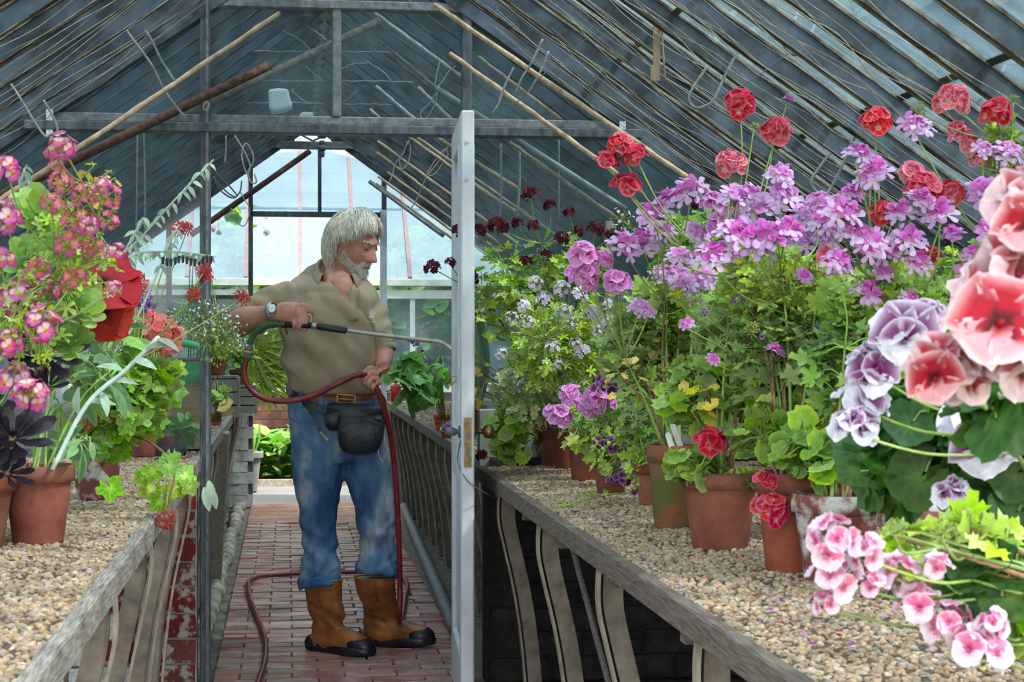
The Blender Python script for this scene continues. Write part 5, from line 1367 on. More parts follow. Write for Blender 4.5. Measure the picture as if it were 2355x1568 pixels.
loop([(484, 375), (500, 400), (525, 425), (545, 450), (530, 448), (505, 425), (490, 405), (510, 440), (536, 455), (552, 440), (556, 415)], 7.6, 'dark loops of cord below the left of the beam', .0035, 'iron_light')
loop([(552, 440), (560, 455), (574, 480), (570, 505), (560, 520), (545, 510), (533, 490), (532, 478)], 8.0, 'large drooping ring of thin cord by the far left post', .0025)
loop([(519, 312), (520, 340), (517, 374)], 7.2, 'short end of cord hanging from the beam left of the doorway', .004)
loop([(466, 236), (474, 232), (480, 240), (476, 252), (468, 250), (470, 238), (478, 234)], 6.2, 'string tie binding the rusty pipe to the post', .0035)
loop([(316, 310), (315, 400), (314, 480), (312, 600)], 7.4, 'long cord hanging straight down left of the post', .0035)
loop([(331, 300), (333, 400), (334, 480), (334, 560)], 7.3, 'second long cord hanging straight down left of the post', .004)
loop([(1152, 330), (1153, 420), (1150, 500)], 7.0, 'twisted rope hanging right of the open door', .005)
loop([(1195, 335), (1195, 420), (1190, 490)], 6.95, 'second twisted rope hanging right of the open door', .005)
loop([(1285, 320), (1286, 420), (1285, 500)], 6.9, 'thin cord hanging furthest right behind the lower glass', .003)
loop([(1655, 222), (1720, 190), (1800, 132), (1880, 80), (1960, 30), (2010, -4)], 4.6, 'thin dark wire strung between hooks under the right roof', .0016, 'iron')
loop([(1160, 270), (1230, 190), (1300, 130), (1360, 80), (1400, 50), (1480, -4)], 5.5, 'barbed wire run up the roof right of the partition', .0018, 'iron')
rs_ = random.Random(21)
for i in range(52):                                    # slack strings along the rafters of the right slope and a few on the left
    right = i < 40
    s = 1 if right else -1
    y = (3.7 + 2.6 * i / 40 + rs_.uniform(-.05, .05)) if right else (4.9 + 1.4 * (i - 40) / 12)
    t0 = rs_.uniform(.15, .40); t1 = rs_.uniform(.75, .98); P = []
    for k in range(9):
        t = lerp(t0, t1, k / 8); o_ = HALF * t
        P.append(Vector((CX + s * o_, y + rs_.uniform(-.05, .05), 2.84 - .69 * o_ - .075 - rs_.uniform(0, .03) - .03 * sin(pi * k / 8))))
    P = catmull(P, 4); b = MB(); b.tube(P, .0014, 4); o = b.build('tie_string', M['string'], None, True, origin=P[0])
    setp(o, ('slack pale strings strung down the right roof slope' if right else 'slack pale strings strung down the left roof slope'), 'string', 'strings on the right slope' if right else 'strings on the left slope')
# hanging laths, foam blocks
b = MB(); b.bar(at(1511, -60, 5.0), at(1510, 186, 5.0), .020, .008, (0, 1, 0)); b.bar(at(1506, 150, 4.995), at(1507, 186, 4.995), .024, .010, (0, 1, 0)); o = b.build('wooden_lath', M['lath'], None, origin=at(1510, 60, 5.0)); setp(o, 'pale wooden lath hanging from the right roof', 'lath')
b = MB(); P = catmull([at(1521, -60, 5.01), at(1522, 60, 5.01), at(1526, 130, 5.01), at(1531, 184, 5.01)], 5); b.tube(P, .003, 6); o = b.build('thin_strip', M['lath'], None, True, origin=P[0]); setp(o, 'thin bent strip hanging beside the wooden lath', 'lath')
def block(pts, Y, label, dep=.10):
    b = MB(); n = len(pts); rings_ = []
    for dy, k in ((0, .94), (.01, 1), (dep - .01, 1), (dep, .94)):
        c = at(sum(p[0] for p in pts) / n, sum(p[1] for p in pts) / n, Y)
        rings_.append([b.vert(c + (at(x, y, Y) - c) * k + Vector((0, dy, 0))) for x, y in pts])
    b.rings(rings_); o = b.build('foam_block', M['plastic_white'], None, origin=at(*pts[0], Y)); bevel(o, .01, 2); return setp(o, label, 'block')
block([(617, 205), (640, 202), (663, 204), (668, 228), (674, 244), (655, 253), (628, 258), (619, 250)], 7.4, 'milky white block hanging behind the left upper pane')
block([(693, 256), (722, 257), (720, 270), (700, 283), (680, 281)], 7.5, 'smaller tilted white block below the milky block')
# added crooked rods imitating far ridge lattice seen through wavy upper panes
for i, (a, b_, c_) in enumerate((((555, 36), (640, 38), (718, 36)), ((550, 115), (640, 119), (740, 118)), ((552, 184), (660, 187), (747, 186)), ((566, 238), (660, 236), (742, 239)), ((640, 66), (690, 92), (716, 118)), ((702, 152), (725, 172), (746, 190)), ((668, 206), (690, 226), (712, 240)), ((706, 60), (735, 80), (752, 94)),
    ((785, 121), (860, 120), (945, 123)), ((785, 188), (860, 187), (950, 190)), ((785, 241), (850, 240), (900, 242)), ((860, 80), (900, 100), (930, 122)), ((786, 160), (810, 148), (845, 146)), ((840, 140), (880, 165), (900, 188)), ((790, 236), (815, 215), (820, 206)), ((830, 39), (900, 40), (960, 38)))):
    P = catmull([at(*a, 8.6), at(*b_, 8.6), at(*c_, 8.6)], 6)
    P = [p + Vector((0, 0, .002 * sin(k * 1.9))) for k, p in enumerate(P)]
    b = MB(); b.tube(P, .0048, 6); o = b.build('lattice_rod', M['wire'], None, True, origin=P[0]); setp(o, 'pale crooked rods crossing under the ridge behind the upper panes', 'rod', 'rods under the far ridge')

# ------------------------------------------------------------------ trees beyond the side roofs
def crown_mesh(seed, c1, c2, n=2600):
    r = random.Random(seed); b = MB()
    bl = [(Vector((r.uniform(-.6, .6), r.uniform(-.6, .6), r.uniform(-.5, .6))), r.uniform(.35, .6)) for _ in range(9)]
    for i in range(n):
        c, rad = r.choice(bl); d = Vector((r.gauss(0, 1), r.gauss(0, 1), r.gauss(0, 1))).normalized()
        p = c + d * rad * r.uniform(.8, 1.05); u = d.orthogonal().normalized() if r.random() < .5 else Vector((r.gauss(0, 1), r.gauss(0, 1), r.gauss(0, 1))).normalized()
        w = (d + Vector((r.uniform(-.5, .5), r.uniform(-.5, .5), r.uniform(-.5, .5)))).cross(u).normalized(); s = r.uniform(.05, .11); b.col = mixc(rgb(*c1), rgb(*c2), r.random())
        a = [b.vert(p + u * s), b.vert(p + w * s * .6), b.vert(p - u * s), b.vert(p - w * s * .6)]; b.face(*a)
    return b.mesh('foliage', M['tree_leaf'])
CR = [crown_mesh(1, (44, 66, 46), (96, 122, 70)), crown_mesh(2, (52, 76, 44), (126, 146, 70)), crown_mesh(3, (40, 62, 52), (80, 108, 80))]
TR = MB(); TR.tube([(0, 0, 0), (.05, 0, 1.2), (0, .1, 2.6), (.1, .1, 4)], [.16, .13, .1, .04], 8); trunk = TR.mesh('trunk', M['bark'], smooth=True)
for i, (x, y, s, k) in enumerate(((4.6, 6.5, 1.9, 0), (5.2, 9.5, 2.3, 2), (6.2, 13.0, 2.6, 0), (4.4, 4.3, 1.7, 1), (7.5, 17, 3.0, 2), (5.0, 11.6, 2.0, 1), (4.3, 8.0, 1.7, 2), (-4.4, 9.0, 2.0, 0), (-4.8, 12.5, 2.4, 2), (-4.2, 16.0, 2.2, 1), (-4.0, 7.0, 1.8, 2), (-5.6, 14.2, 2.8, 0), (5.6, 10.6, 3.0, 1), (6.2, 14.6, 3.3, 0), (5.3, 8.2, 2.6, 2), (6.9, 19.0, 3.8, 1), (4.8, 5.6, 2.3, 0))):
    t = thing('tree', 'leafy trees seen dimly through the %s roof glass' % ('right' if x > 0 else 'left'), 'tree', (x, y, -.06), 'trees beyond the %s roof' % ('right' if x > 0 else 'left'))
    f = inst('foliage', CR[k], t, Matrix.Translation((x, y, 1.05 * s)) @ Matrix.Rotation(i * 1.3, 4, 'Z') @ Matrix.Diagonal((s, s, s * .95, 1))); f['kind'] = 'stuff'
    inst('trunk', trunk, t, Matrix.Translation((x, y, -.06)) @ Matrix.Scale(.30 * s, 4))
# ------------------------------------------------------------------ plants on the right bench
DIA = {'red': .10, 'redpale': .098, 'lilac': .118, 'lilac2': .110, 'magenta': .092, 'mottled': .10, 'maroon': .086, 'purple': .082, 'white': .050, 'whitedot': .075, 'coral': .10, 'star': .066, 'violet': .052,
       'regalw': .125, 'regalp': .140, 'rose': .125, 'schiz': .090, 'schizold': .082, 'petunia': 1.06, 'pink': .10, 'dotpurple': .064, 'green': .05}
def HD(kind, Y, lst, jit=.10):
    out = []
    for x, y, d in lst:
        yy = Y + R.uniform(-jit, jit); out.append((at(x, y, yy), kind, d / (FPX / yy * DIA[kind])))
    return out
def CL(x, y, Y, rx, ry, rz, n, kind, size, up=.6):
    """clump centred on a point; rx, rz in photograph pixels at that depth, ry in metres"""
    k = Y / FPX
    return (at(x, y, Y), (rx * k, ry, rz * k), n, kind, size, up)
def RBP(px, py, z=RB): return atZ(px, py, z - .004)
plant('potted_pelargonium', 'tall pelargonium with near black maroon flowers beside the open door', 'potted plant', RBP(1272, 1072), (.055, .13, 'terra'),
      [CL(1170, 670, 6.0, 110, .16, 120, 130, 'cutlight', .052), CL(1300, 640, 6.0, 120, .16, 110, 90, 'cutlight', .048), CL(1090, 870, 6.05, 60, .1, 70, 16, 'yellow', .035)],
      HD('maroon', 5.85, [(1220, 450, 62), (1266, 474, 50), (1310, 492, 46), (1145, 522, 66), (1100, 530, 50), (1056, 532, 46), (1190, 516, 44), (1228, 520, 40), (1370, 528, 62), (1405, 540, 44), (1292, 548, 46), (995, 614, 46), (1036, 605, 40), (1075, 640, 70), (1210, 602, 40), (1255, 585, 36), (1320, 600, 34), (1108, 1050, 44), (1206, 1042, 36), (1330, 530, 36)]), nstem=6, fill=.8, seed=1)
plant('potted_pelargonium', 'fine leaved pelargonium covered in tiny pale lilac flowers', 'potted plant', RBP(1300, 1078), (.052, .15, 'terra'),
      [CL(1285, 800, 5.6, 120, .2, 110, 260, 'fine', .050), CL(1420, 760, 5.6, 80, .2, 110, 30, 'fine', .05)],
      HD('white', 5.45, [(1250, 690, 62), (1205, 706, 50), (1332, 680, 58), (1362, 722, 60), (1232, 650, 46), (1292, 662, 52), (1295, 716, 54), (1180, 732, 46), (1270, 800, 52), (1340, 812, 60), (1325, 790, 44), (1152, 812, 40), (1398, 700, 44), (1372, 760, 40), (1310, 742, 44), (1282, 838, 38), (1395, 745, 40), (1215, 740, 42)]), nstem=7, fill=1.20, seed=2)
plant('potted_pelargonium', 'variegated small leaved pelargonium trailing low behind the pots by the door', 'potted plant', RBP(1255, 1066), (.05, .10, 'terra'),
      [CL(1215, 890, 5.9, 90, .15, 90, 170, 'varieg', .042), CL(1380, 860, 5.8, 110, .15, 90, 90, 'varieg', .042), CL(1178, 1000, 5.9, 52, .1, 62, 44, 'geranium', .07, .2)],
      HD('white', 5.7, [(1392, 870, 36), (1440, 880, 36), (1300, 868, 34)]), nstem=8, fill=0.90, seed=3)
plant('potted_pelargonium', 'pelargonium with mottled lilac pink heads hanging over its pot', 'potted plant', RBP(1345, 1105), (.062, .15, 'terra'),
      [CL(1370, 980, 5.35, 90, .12, 70, 80, 'cutlight', .05), CL(1450, 930, 5.3, 70, .12, 60, 40, 'geranium', .05)],
      HD('mottled', 5.2, [(1290, 962, 86), (1312, 912, 76), (1372, 918, 84), (1352, 940, 64), (1398, 930, 56), (1265, 950, 50)], .05), fill=1.20, seed=4)
plant('potted_pelargonium', 'small pelargonium with dark purple white edged flowers drooping to the gravel', 'potted plant', RBP(1405, 1136), (.058, .11, 'terra'),
      [CL(1410, 1040, 5.0, 60, .10, 50, 70, 'cutlight', .045)],
      HD('purple', 4.85, [(1400, 882, 72), (1376, 896, 50), (1424, 1036, 64), (1408, 1018, 44), (1432, 1098, 54), (1408, 1106, 36), (1462, 1136, 34), (1380, 1016, 40), (1480, 880, 40), (1476, 942, 44), (1432, 1062, 44)], .05), fill=1.00, seed=5)
plant('potted_pelargonium', 'sparse green pelargonium in the small pot behind the mossy pot', 'potted plant', RBP(1500, 1166), (.05, .12, 'terra'),
      [CL(1480, 1060, 4.75, 50, .08, 60, 60, 'cutlight', .045), CL(1480, 980, 4.7, 70, .1, 60, 50, 'cut', .055)], [], fill=1.00, seed=6)
plant('potted_pelargonium', 'pelargonium with clustered lilac heads growing from the mossy long pot', 'potted plant', RBP(1548, 1214), (.066, .205, 'terra_moss'),
      [CL(1500, 800, 4.35, 130, .15, 130, 160, 'cut', .06), CL(1480, 860, 4.2, 120, .1, 90, 9, 'yellow', .03), CL(1560, 700, 4.3, 110, .15, 90, 100, 'cutlight', .055)],
      HD('mottled', 4.0, [(1340, 588, 92), (1345, 640, 88), (1420, 652, 84), (1385, 600, 70), (1318, 632, 60)], .05) + HD('lilac', 4.0, [(1478, 566, 104), (1436, 572, 90), (1506, 500, 100), (1540, 470, 96), (1590, 446, 104), (1520, 540, 84)], .08) + HD('lilac2', 4.1, [(1470, 714, 64), (1492, 722, 46), (1530, 640, 84), (1572, 660, 80), (1600, 690, 70)], .1), nstem=6, fill=1.90, seed=7)
plant('potted_pelargonium', 'pelargonium with a red pale edged head in the large plain pot', 'potted plant', RBP(1656, 1262), (.088, .172, 'terra'),
      [CL(1660, 900, 3.85, 150, .15, 110, 160, 'geranium', .055), CL(1640, 920, 3.75, 150, .1, 90, 9, 'yellow', .035), CL(1700, 740, 3.8, 130, .15, 90, 90, 'cut', .058), CL(1590, 1070, 3.72, 52, .05, 44, 26, 'geranium', .06), CL(1700, 1110, 3.72, 46, .05, 30, 16, 'geranium', .045)],
      HD('red', 3.66, [(1637, 1022, 108), (1440, 432, 92), (1396, 376, 76), (1463, 362, 80), (1424, 336, 76)], .03) + HD('red', 3.8, [(1703, 240, 94), (1782, 306, 98)], .03) + HD('redpale', 3.8, [(1684, 382, 94)], .02) + HD('magenta', 3.9, [(1812, 232, 36)], .01) + HD('green', 3.8, [(1690, 425, 40), (1735, 295, 34)], .02), nstem=7, fill=1.80, seed=8)
plant('potted_pelargonium', 'pelargonium massed with lilac heads rising from the tall narrow pot', 'potted plant', RBP(1822, 1316), (.075, .20, 'terra'),
      [CL(1830, 820, 3.55, 160, .15, 130, 170, 'cut', .06), CL(1800, 660, 3.6, 150, .15, 90, 110, 'fine', .06), CL(1790, 1000, 3.45, 110, .1, 90, 40, 'geranium', .05)],
      HD('red', 3.28, [(1774, 1172, 104), (1760, 1110, 70), (1752, 1165, 70)], .02) + HD('lilac2', 3.55, [(1690, 468, 116), (1745, 490, 112), (1720, 455, 90), (1792, 410, 88), (1800, 455, 96)], .06) + HD('lilac', 3.4, [(1724, 562, 150), (1682, 552, 108), (1775, 560, 120), (1640, 602, 110), (1808, 540, 104)], .06) + HD('lilac2', 3.7, [(1880, 490, 104), (1840, 505, 90), (1790, 800, 74), (1730, 640, 80), (1560, 600, 90)], .1), nstem=7, fill=1.90, seed=9)
plant('potted_pelargonium', 'lilac and red pelargonium growing in the lime crusted pot', 'potted plant', RBP(1925, 1338), (.088, .170, 'terra_white'),
      [CL(1990, 850, 3.25, 150, .15, 130, 150, 'cut', .06), CL(2040, 700, 3.3, 160, .15, 90, 110, 'cutlight', .055), CL(1900, 1040, 3.25, 110, .12, 80, 50, 'geranium', .055)],
      HD('lilac', 3.15, [(2010, 412, 104), (1968, 358, 80), (1935, 500, 110), (2000, 568, 110), (2045, 592, 92), (2160, 506, 124), (2110, 470, 96), (1988, 690, 112), (1925, 610, 90), (2088, 560, 104), (2108, 612, 84), (2070, 500, 100), (1900, 520, 90), (1960, 545, 90), (2030, 640, 80), (2090, 690, 60)], .06) + HD('red', 3.2, [(2012, 286, 98), (2120, 436, 108), (2030, 494, 84), (2188, 446, 84)], .03) + HD('redpale', 3.2, [(2096, 405, 84), (1900, 590, 60)], .03) + HD('magenta', 3.2, [(1960, 450, 70), (2006, 380, 60)], .05), nstem=7, fill=1.90, seed=10)
plant('potted_pelargonium', 'tall mixed pink and red pelargonium at the back near the right wall', 'potted plant', (1.55, 3.5, RB - .005), (.085, .17, 'terra'),
      [CL(2180, 760, 3.3, 140, .15, 120, 120, 'cut', .06), CL(2270, 640, 3.3, 110, .12, 110, 80, 'cutlight', .055), CL(2310, 330, 3.4, 40, .06, 60, 22, 'fine', .05)],
      HD('redpale', 3.4, [(2190, 234, 104), (2218, 330, 84), (2200, 300, 60), (2250, 372, 70)], .02) + HD('red', 3.35, [(2292, 262, 100), (2138, 592, 70), (2330, 415, 70)], .02) + HD('lilac2', 3.2, [(2106, 302, 104), (2310, 366, 112), (2262, 350, 70)], .04) + HD('magenta', 3.1, [(2262, 452, 110), (2290, 470, 80), (2268, 540, 92), (2228, 640, 92), (2240, 590, 70), (2190, 545, 70)], .05) + HD('green', 3.3, [(2112, 252, 44), (2330, 232, 40)], .02), nstem=6, fill=1.20, seed=11)
plant('potted_pelargonium', 'leafy pelargonium filling the middle of the back row', 'potted plant', (1.45, 4.6, RB - .005), (.085, .17, 'terra'),
      [CL(1760, 640, 4.5, 180, .2, 90, 140, 'cutlight', .06), CL(1600, 560, 4.7, 120, .15, 80, 90, 'cut', .055), CL(1850, 740, 4.3, 150, .2, 90, 50, 'geranium', .055)],
      HD('mottled', 4.2, [(1920, 615, 84), (1950, 640, 70), (1680, 500, 84), (1640, 470, 80), (1655, 520, 90), (1930, 480, 90), (1885, 470, 84)], .1) + HD('lilac2', 4.2, [(1600, 540, 80), (1840, 560, 90), (1900, 555, 84), (1560, 640, 80), (1620, 650, 80), (1690, 610, 90), (1860, 640, 80), (1960, 720, 60), (1850, 700, 50), (1800, 700, 44)], .1) + HD('red', 4.2, [(1845, 625, 44), (1890, 610, 50)], .05) + HD('whitedot', 4.6, [(1430, 500, 70), (1450, 520, 60), (1420, 530, 60), (1930, 540, 50), (1915, 600, 50)], .1) + HD('purple', 4.1, [(1690, 662, 36), (1610, 880, 34)], .05) + HD('maroon', 4.6, [(1600, 470, 44), (1812, 480, 60), (1625, 590, 40)], .05), nstem=6, fill=2.00, seed=12)
plant('potted_pelargonium', 'shaded green pelargonium low between the large pot and the lime crusted pot', 'potted plant', (1.30, 4.05, RB - .005), (.075, .15, 'terra'),
      [CL(1780, 960, 3.95, 150, .12, 90, 130, 'cutlight', .05), CL(1620, 930, 4.4, 130, .12, 80, 90, 'cutlight', .05), CL(1900, 950, 3.9, 110, .12, 100, 60, 'cut', .055)],
      HD('violet', 3.5, [(1880, 760, 40), (1760, 770, 44), (1935, 770, 44), (1620, 720, 34), (1700, 690, 34)], .05) + HD('magenta', 3.4, [(1780, 810, 60), (1640, 830, 40), (1580, 750, 44), (1850, 640, 50)], .05) + HD('green', 3.45, [(1730, 760, 44), (1600, 690, 44), (1830, 600, 40), (1560, 690, 40), (1905, 660, 40)], .05), nstem=6, fill=2.20, seed=13)
# the blurred pelargonium nearest the camera
rg = plant('potted_pelargonium', 'large leaved regal pelargonium nearest the camera with white and crimson blotched flowers', 'potted plant', (1.02, 1.95, RB - .005), (.09, .17, 'terra'),
      [CL(2150, 1000, 2.15, 140, .10, 120, 34, 'dark', .085, .4), CL(2300, 1080, 2.05, 90, .10, 170, 40, 'dark', .095, .4), CL(2060, 1080, 2.2, 110, .08, 70, 18, 'dark', .08, .5), CL(2300, 940, 1.8, 80, .05, 60, 12, 'dark', .08, .4)],
      HD('regalw', 2.0, [(2080, 780, 190), (2005, 850, 150), (1985, 930, 170), (1965, 990, 130), (2235, 1000, 210), (2300, 1040, 150), (2195, 1140, 110), (2130, 730, 120)], .03) + HD('regalp', 1.45, [(2290, 745, 330), (2165, 860, 210), (2350, 640, 260), (2375, 490, 250), (2230, 890, 170), (2340, 850, 220)], .03), nstem=6, seed=14, petiole=.08, fill=.8)
for x, y, Y, d, kd, ax in ((2300, 745, 1.36, 230, 'regal_open', (-.2, -.93, .25)), (2150, 870, 1.42, 130, 'regal_open', (-.2, -.9, -.2)), (2372, 515, 1.40, 170, 'regal_open', (-.5, -.7, .5)), (2085, 772, 1.95, 150, 'regal_white', (-.5, -.8, .2)), (2262, 1030, 1.95, 150, 'regal_white', (-.1, -.95, -.1)), (2010, 860, 1.98, 120, 'regal_white', (-.7, -.7, .1))):
    put_head(kd, rg, at(x, y, Y), ax, d / (FPX / Y * 1.06), R.uniform(-.3, .3))
plant('potted_pelargonium', 'rose pink blotched pelargonium leaning over the front of the bench', 'potted plant', (.98, 1.62, RB - .005), (.08, .14, 'terra'),
      [CL(2265, 1340, 1.75, 70, .03, 90, 10, 'dark', .075, .1), CL(2240, 1240, 1.78, 110, .05, 70, 26, 'cutlight', .048, .5), CL(2345, 1420, 1.8, 40, .05, 130, 24, 'geranium', .045, .5), CL(2080, 1250, 1.78, 70, .05, 50, 14, 'cutlight', .04, .5)],
      HD('rose', 1.72, [(1918, 1245, 170), (1920, 1330, 175), (1985, 1275, 130), (2060, 1320, 150), (2110, 1400, 170), (2185, 1440, 160), (2250, 1500, 190), (2150, 1310, 120), (1895, 1390, 100), (2010, 1350, 110), (2280, 1440, 110)], .03) + HD('green', 1.72, [(2060, 1220, 70), (2170, 1230, 70)], .02), nstem=6, seed=15, petiole=.06, fill=.6)
for i, (px_, py_, Y, ln, rot, lb) in enumerate(((1550, 985, 4.13, .075, .35, 'grey plant label standing in the mossy pot'), (1538, 1005, 4.12, .045, .3, 'short pale plant label before the taller one in the mossy pot'), (2130, 1150, 2.95, .05, .7, 'white plant label among dark leaves, leaning'), (2052, 1140, 3.0, .035, .1, 'square white plant label among dark leaves'))):
    b = MB(); c = at(px_, py_, Y); M_ = Matrix.Rotation(-rot, 3, 'Y')
    pts = [(-.007, -ln), (.007, -ln), (.007, .006), (.004, .012), (-.004, .012), (-.007, .006)]
    a = [b.vert(c + M_ @ Vector((x, 0, z))) for x, z in pts]; d = [b.vert(c + M_ @ Vector((x, .0012, z))) for x, z in pts]
    b.face(*a); b.face(*reversed(d))
    for k in range(6): b.face(a[k], d[k], d[(k + 1) % 6], a[(k + 1) % 6])
    o = b.build('plant_label', M['label'], None, origin=c); setp(o, lb, 'plant label', 'plant labels')
p_ = at(2120, 1200, 2.97); plant('potted_pelargonium', 'half hidden pot with two white labels behind the dark leaved regal plant', 'potted plant', (p_.x, 2.97, RB - .004), (.08, .165, 'terra_white'), [CL(2110, 1010, 3.0, 110, .08, 80, 60, 'cutlight', .05)], HD('violet', 2.95, [(2060, 950, 40)]), seed=17, fill=1.0)
# sprig hanging over the bench edge
t = plant('trailing_sprig', 'thin trailing sprig lying across the right bench edge', 'plant', RBP(1560, 1140), None, [], [], seed=16)
q = MB(); P = catmull([RBP(1560, 1140) + Vector((0, 0, .03)), RBP(1430, 1150) + Vector((0, 0, .02)), RBP(1330, 1170) + Vector((0, 0, .02)), at(1262, 1190, 4.9)], 6); q.tube(P, .002, 5); q.build('stem', M['stem'], t, True)
for k in range(26):
    p = P[R.choice((5, 9, 10, 14, 15, 16, 17, 18, 18, 18))]; put_leaf('fine', t, p + Vector((R.uniform(-.02, .02), R.uniform(-.02, .02), R.uniform(-.005, .02))), (R.uniform(-1, 1), R.uniform(-1, 1), R.uniform(-.4, .5)), (0, -.4, 1), .032)
pm_ = []
for c_ in ((150, 80, 180), (196, 120, 190), (130, 60, 140), (190, 60, 80)):
    b = MB(); b.col = rgb(*c_); a = [b.vert((sin(k * 1.05) * .008 * (1 if k % 2 else .7), cos(k * 1.05) * .006, .002 * (k % 2))) for k in range(6)]; m_ = b.vert((0, 0, .004)); 
    for k in range(6): b.face(a[k], a[(k + 1) % 6], m_)
    pm_.append(b.mesh('fallen_petal', M['petal']))
for k, (x, y) in enumerate(((1380, 1165), (1395, 1210), (1410, 1212), (1388, 1206), (1440, 1195), (1620, 1345), (1690, 1370), (1790, 1450), (1850, 1475), (1770, 1420), (1740, 1385), (1560, 1225), (1545, 1222), (1730, 1235), (1725, 1250), (1870, 1500), (1930, 1480), (1960, 1500), (1800, 1400), (1330, 1190))):
    p = RBP(x, y) + Vector((0, 0, .012)); o = inst('fallen_petal', R.choice(pm_), None, Matrix.Translation(p) @ Matrix.Rotation(R.uniform(0, 6), 4, 'Z') @ Matrix.Rotation(R.uniform(-.4, .4), 4, 'X'))
    setp(o, 'fallen pink and purple petals scattered on the right gravel', 'petal', 'fallen petals on the gravel')

# ------------------------------------------------------------------ plants on the left bench
def LBP(px, py, z=LB): return atZ(px, py, z - .004)
def rosette(parent, c, axis, kind, n, size, seed=0, flat=.6):
    r = random.Random(seed); F = frame_from(axis).to_3x3()
    for i in range(n):
        u = i / n; a = i * 2.39996; el = lerp(1.25, .05, u ** flat); d = F @ Vector((cos(a) * cos(el), sin(a) * cos(el), sin(el)))
        nrm = F @ Vector((-cos(a) * sin(el), -sin(a) * sin(el), cos(el)))
        put_leaf(kind, parent, Vector(c) + d * size * .12, d, nrm, size * lerp(.45, 1, u ** .6) * r.uniform(.9, 1.1))
t = plant('potted_plant', 'grey green salvia with soft leaves in the terracotta pot at the left front', 'potted plant', LBP(88, 1248), (.075, .163, 'terra'),
      [CL(170, 1030, 3.75, 60, .08, 40, 20, 'grey', .06), CL(225, 850, 3.9, 70, .1, 70, 34, 'grey', .07), CL(150, 950, 4.0, 40, .05, 60, 9, 'strap', .16, .2)], [], seed=30, woody=False, nstem=2)
q = MB(); q.tube(catmull([at(120, 1080, 3.62), at(200, 930, 3.7), at(290, 850, 3.75), at(365, 775, 3.8)], 6), .005, 7); q.build('stem', M['stem_grey'], t, True, label='pale felted stem rising to the right')
for k in range(8):
    p = at(lerp(180, 360, k / 7), lerp(950, 780, k / 7), 3.75); put_leaf('sage', t, p, (R.uniform(-1, 1), -.3, R.uniform(-.4, 1)), (R.uniform(-.4, .4), -.6, .8), .05)
t = thing('potted_aeonium', 'black rosette aeonium at the left edge of the picture', 'potted plant', LBP(-62, 1262))
make_pot(t, LBP(-62, 1262), .085, .15, 'terra')
for k, (x, y, Y, s, n) in enumerate(((28, 1010, 3.3, .075, 30), (112, 820, 3.35, .075, 26), (-30, 900, 3.4, .07, 24), (16, 1090, 3.28, .05, 20), (110, 890, 3.38, .06, 18))):
    c = at(x, y, Y); q = MB(); q.tube(catmull([LBP(-62, 1262) + Vector((0, 0, .13)), c.lerp(LBP(-62, 1262), .4) + Vector((0, 0, .06)), c], 5), .007, 8); q.build('stem', M['bark'], t, True)
    rosette(t, c, (R.uniform(-.2, .5), -.6, .7), 'aeonblack', n, s, k)
t = thing('potted_aeonium', 'pale green rosette aeonium behind the pink butterfly flowers', 'potted plant', (-.72, 3.75, LB - .004))
make_pot(t, (-.72, 3.75, LB - .004), .07, .13, 'terra')
for k, (x, y, Y, s, n) in enumerate(((88, 498, 3.5, .062, 24), (150, 590, 3.45, .050, 24), (182, 718, 3.30, .052, 26), (160, 792, 3.32, .050, 24), (60, 600, 3.5, .05, 22))):
    c = at(x, y, Y); q = MB(); b0 = Vector((-.72, 3.75, LB + .11)); q.tube(catmull([b0, b0.lerp(c, .45) + Vector((.0, .10, .0)), c + Vector((0, .06, -.05)), c], 5), .004, 8); q.build('stem', M['stem'], t, True)
    rosette(t, c, (R.uniform(-.2, .5), -.75, .6), 'aeon', n, s, k + 9)
plant('potted_schizanthus', 'tall pink and yellow butterfly flowers nearest at the left edge', 'potted plant', LBP(-130, 1200), (.085, .15, 'terra'),
      [CL(165, 620, 3.3, 100, .10, 130, 110, 'fine', .042, .3), CL(60, 740, 3.2, 80, .10, 110, 80, 'fine', .042, .3), CL(230, 430, 3.35, 50, .05, 70, 22, 'yellow', .02, .3)],
      HD('schiz', 3.15, [(15, 392, 100), (10, 500, 110), (145, 335, 84), (40, 690, 120), (98, 745, 110), (30, 880, 130), (70, 905, 110), (20, 790, 90), (268, 575, 56), (262, 662, 50), (0, 600, 90), (110, 660, 80), (205, 520, 70), (236, 425, 60)], .06)
      + HD('schizold', 3.2, [(140, 420, 84), (128, 352, 60), (180, 500, 92), (240, 450, 90), (160, 560, 90), (215, 575, 80), (120, 470, 80), (250, 505, 64), (90, 620, 80), (170, 640, 80), (190, 445, 70), (60, 660, 70), (130, 385, 50)], .06), woody=False, nstem=7, fill=.35, seed=31, petiole=.03)
t = plant('potted_petunia', 'plant with one very large velvety red flower on the left bench', 'potted plant', (-.80, 4.25, LB - .004), (.07, .13, 'terra'),
      [CL(250, 800, 4.3, 60, .08, 90, 30, 'oval', .07)], [], woody=False, seed=32)
for k, (x, y, s, ax) in enumerate(((238, 650, .165, (.35, -.55, .65)), (240, 720, .13, (.2, -.8, .2)), (262, 600, .10, (.6, -.4, .6)))):
    put_head('petunia', t, at(x, y, 3.85 + .05 * k), ax, s, k * 1.3)
    q = MB(); q.tube(catmull([at(240, 850, 4.2), at(230, 760, 4.0), at(x, y, 3.87 + .05 * k)], 5), .004, 6); q.build('flower_stalk', M['stem'], t, True)
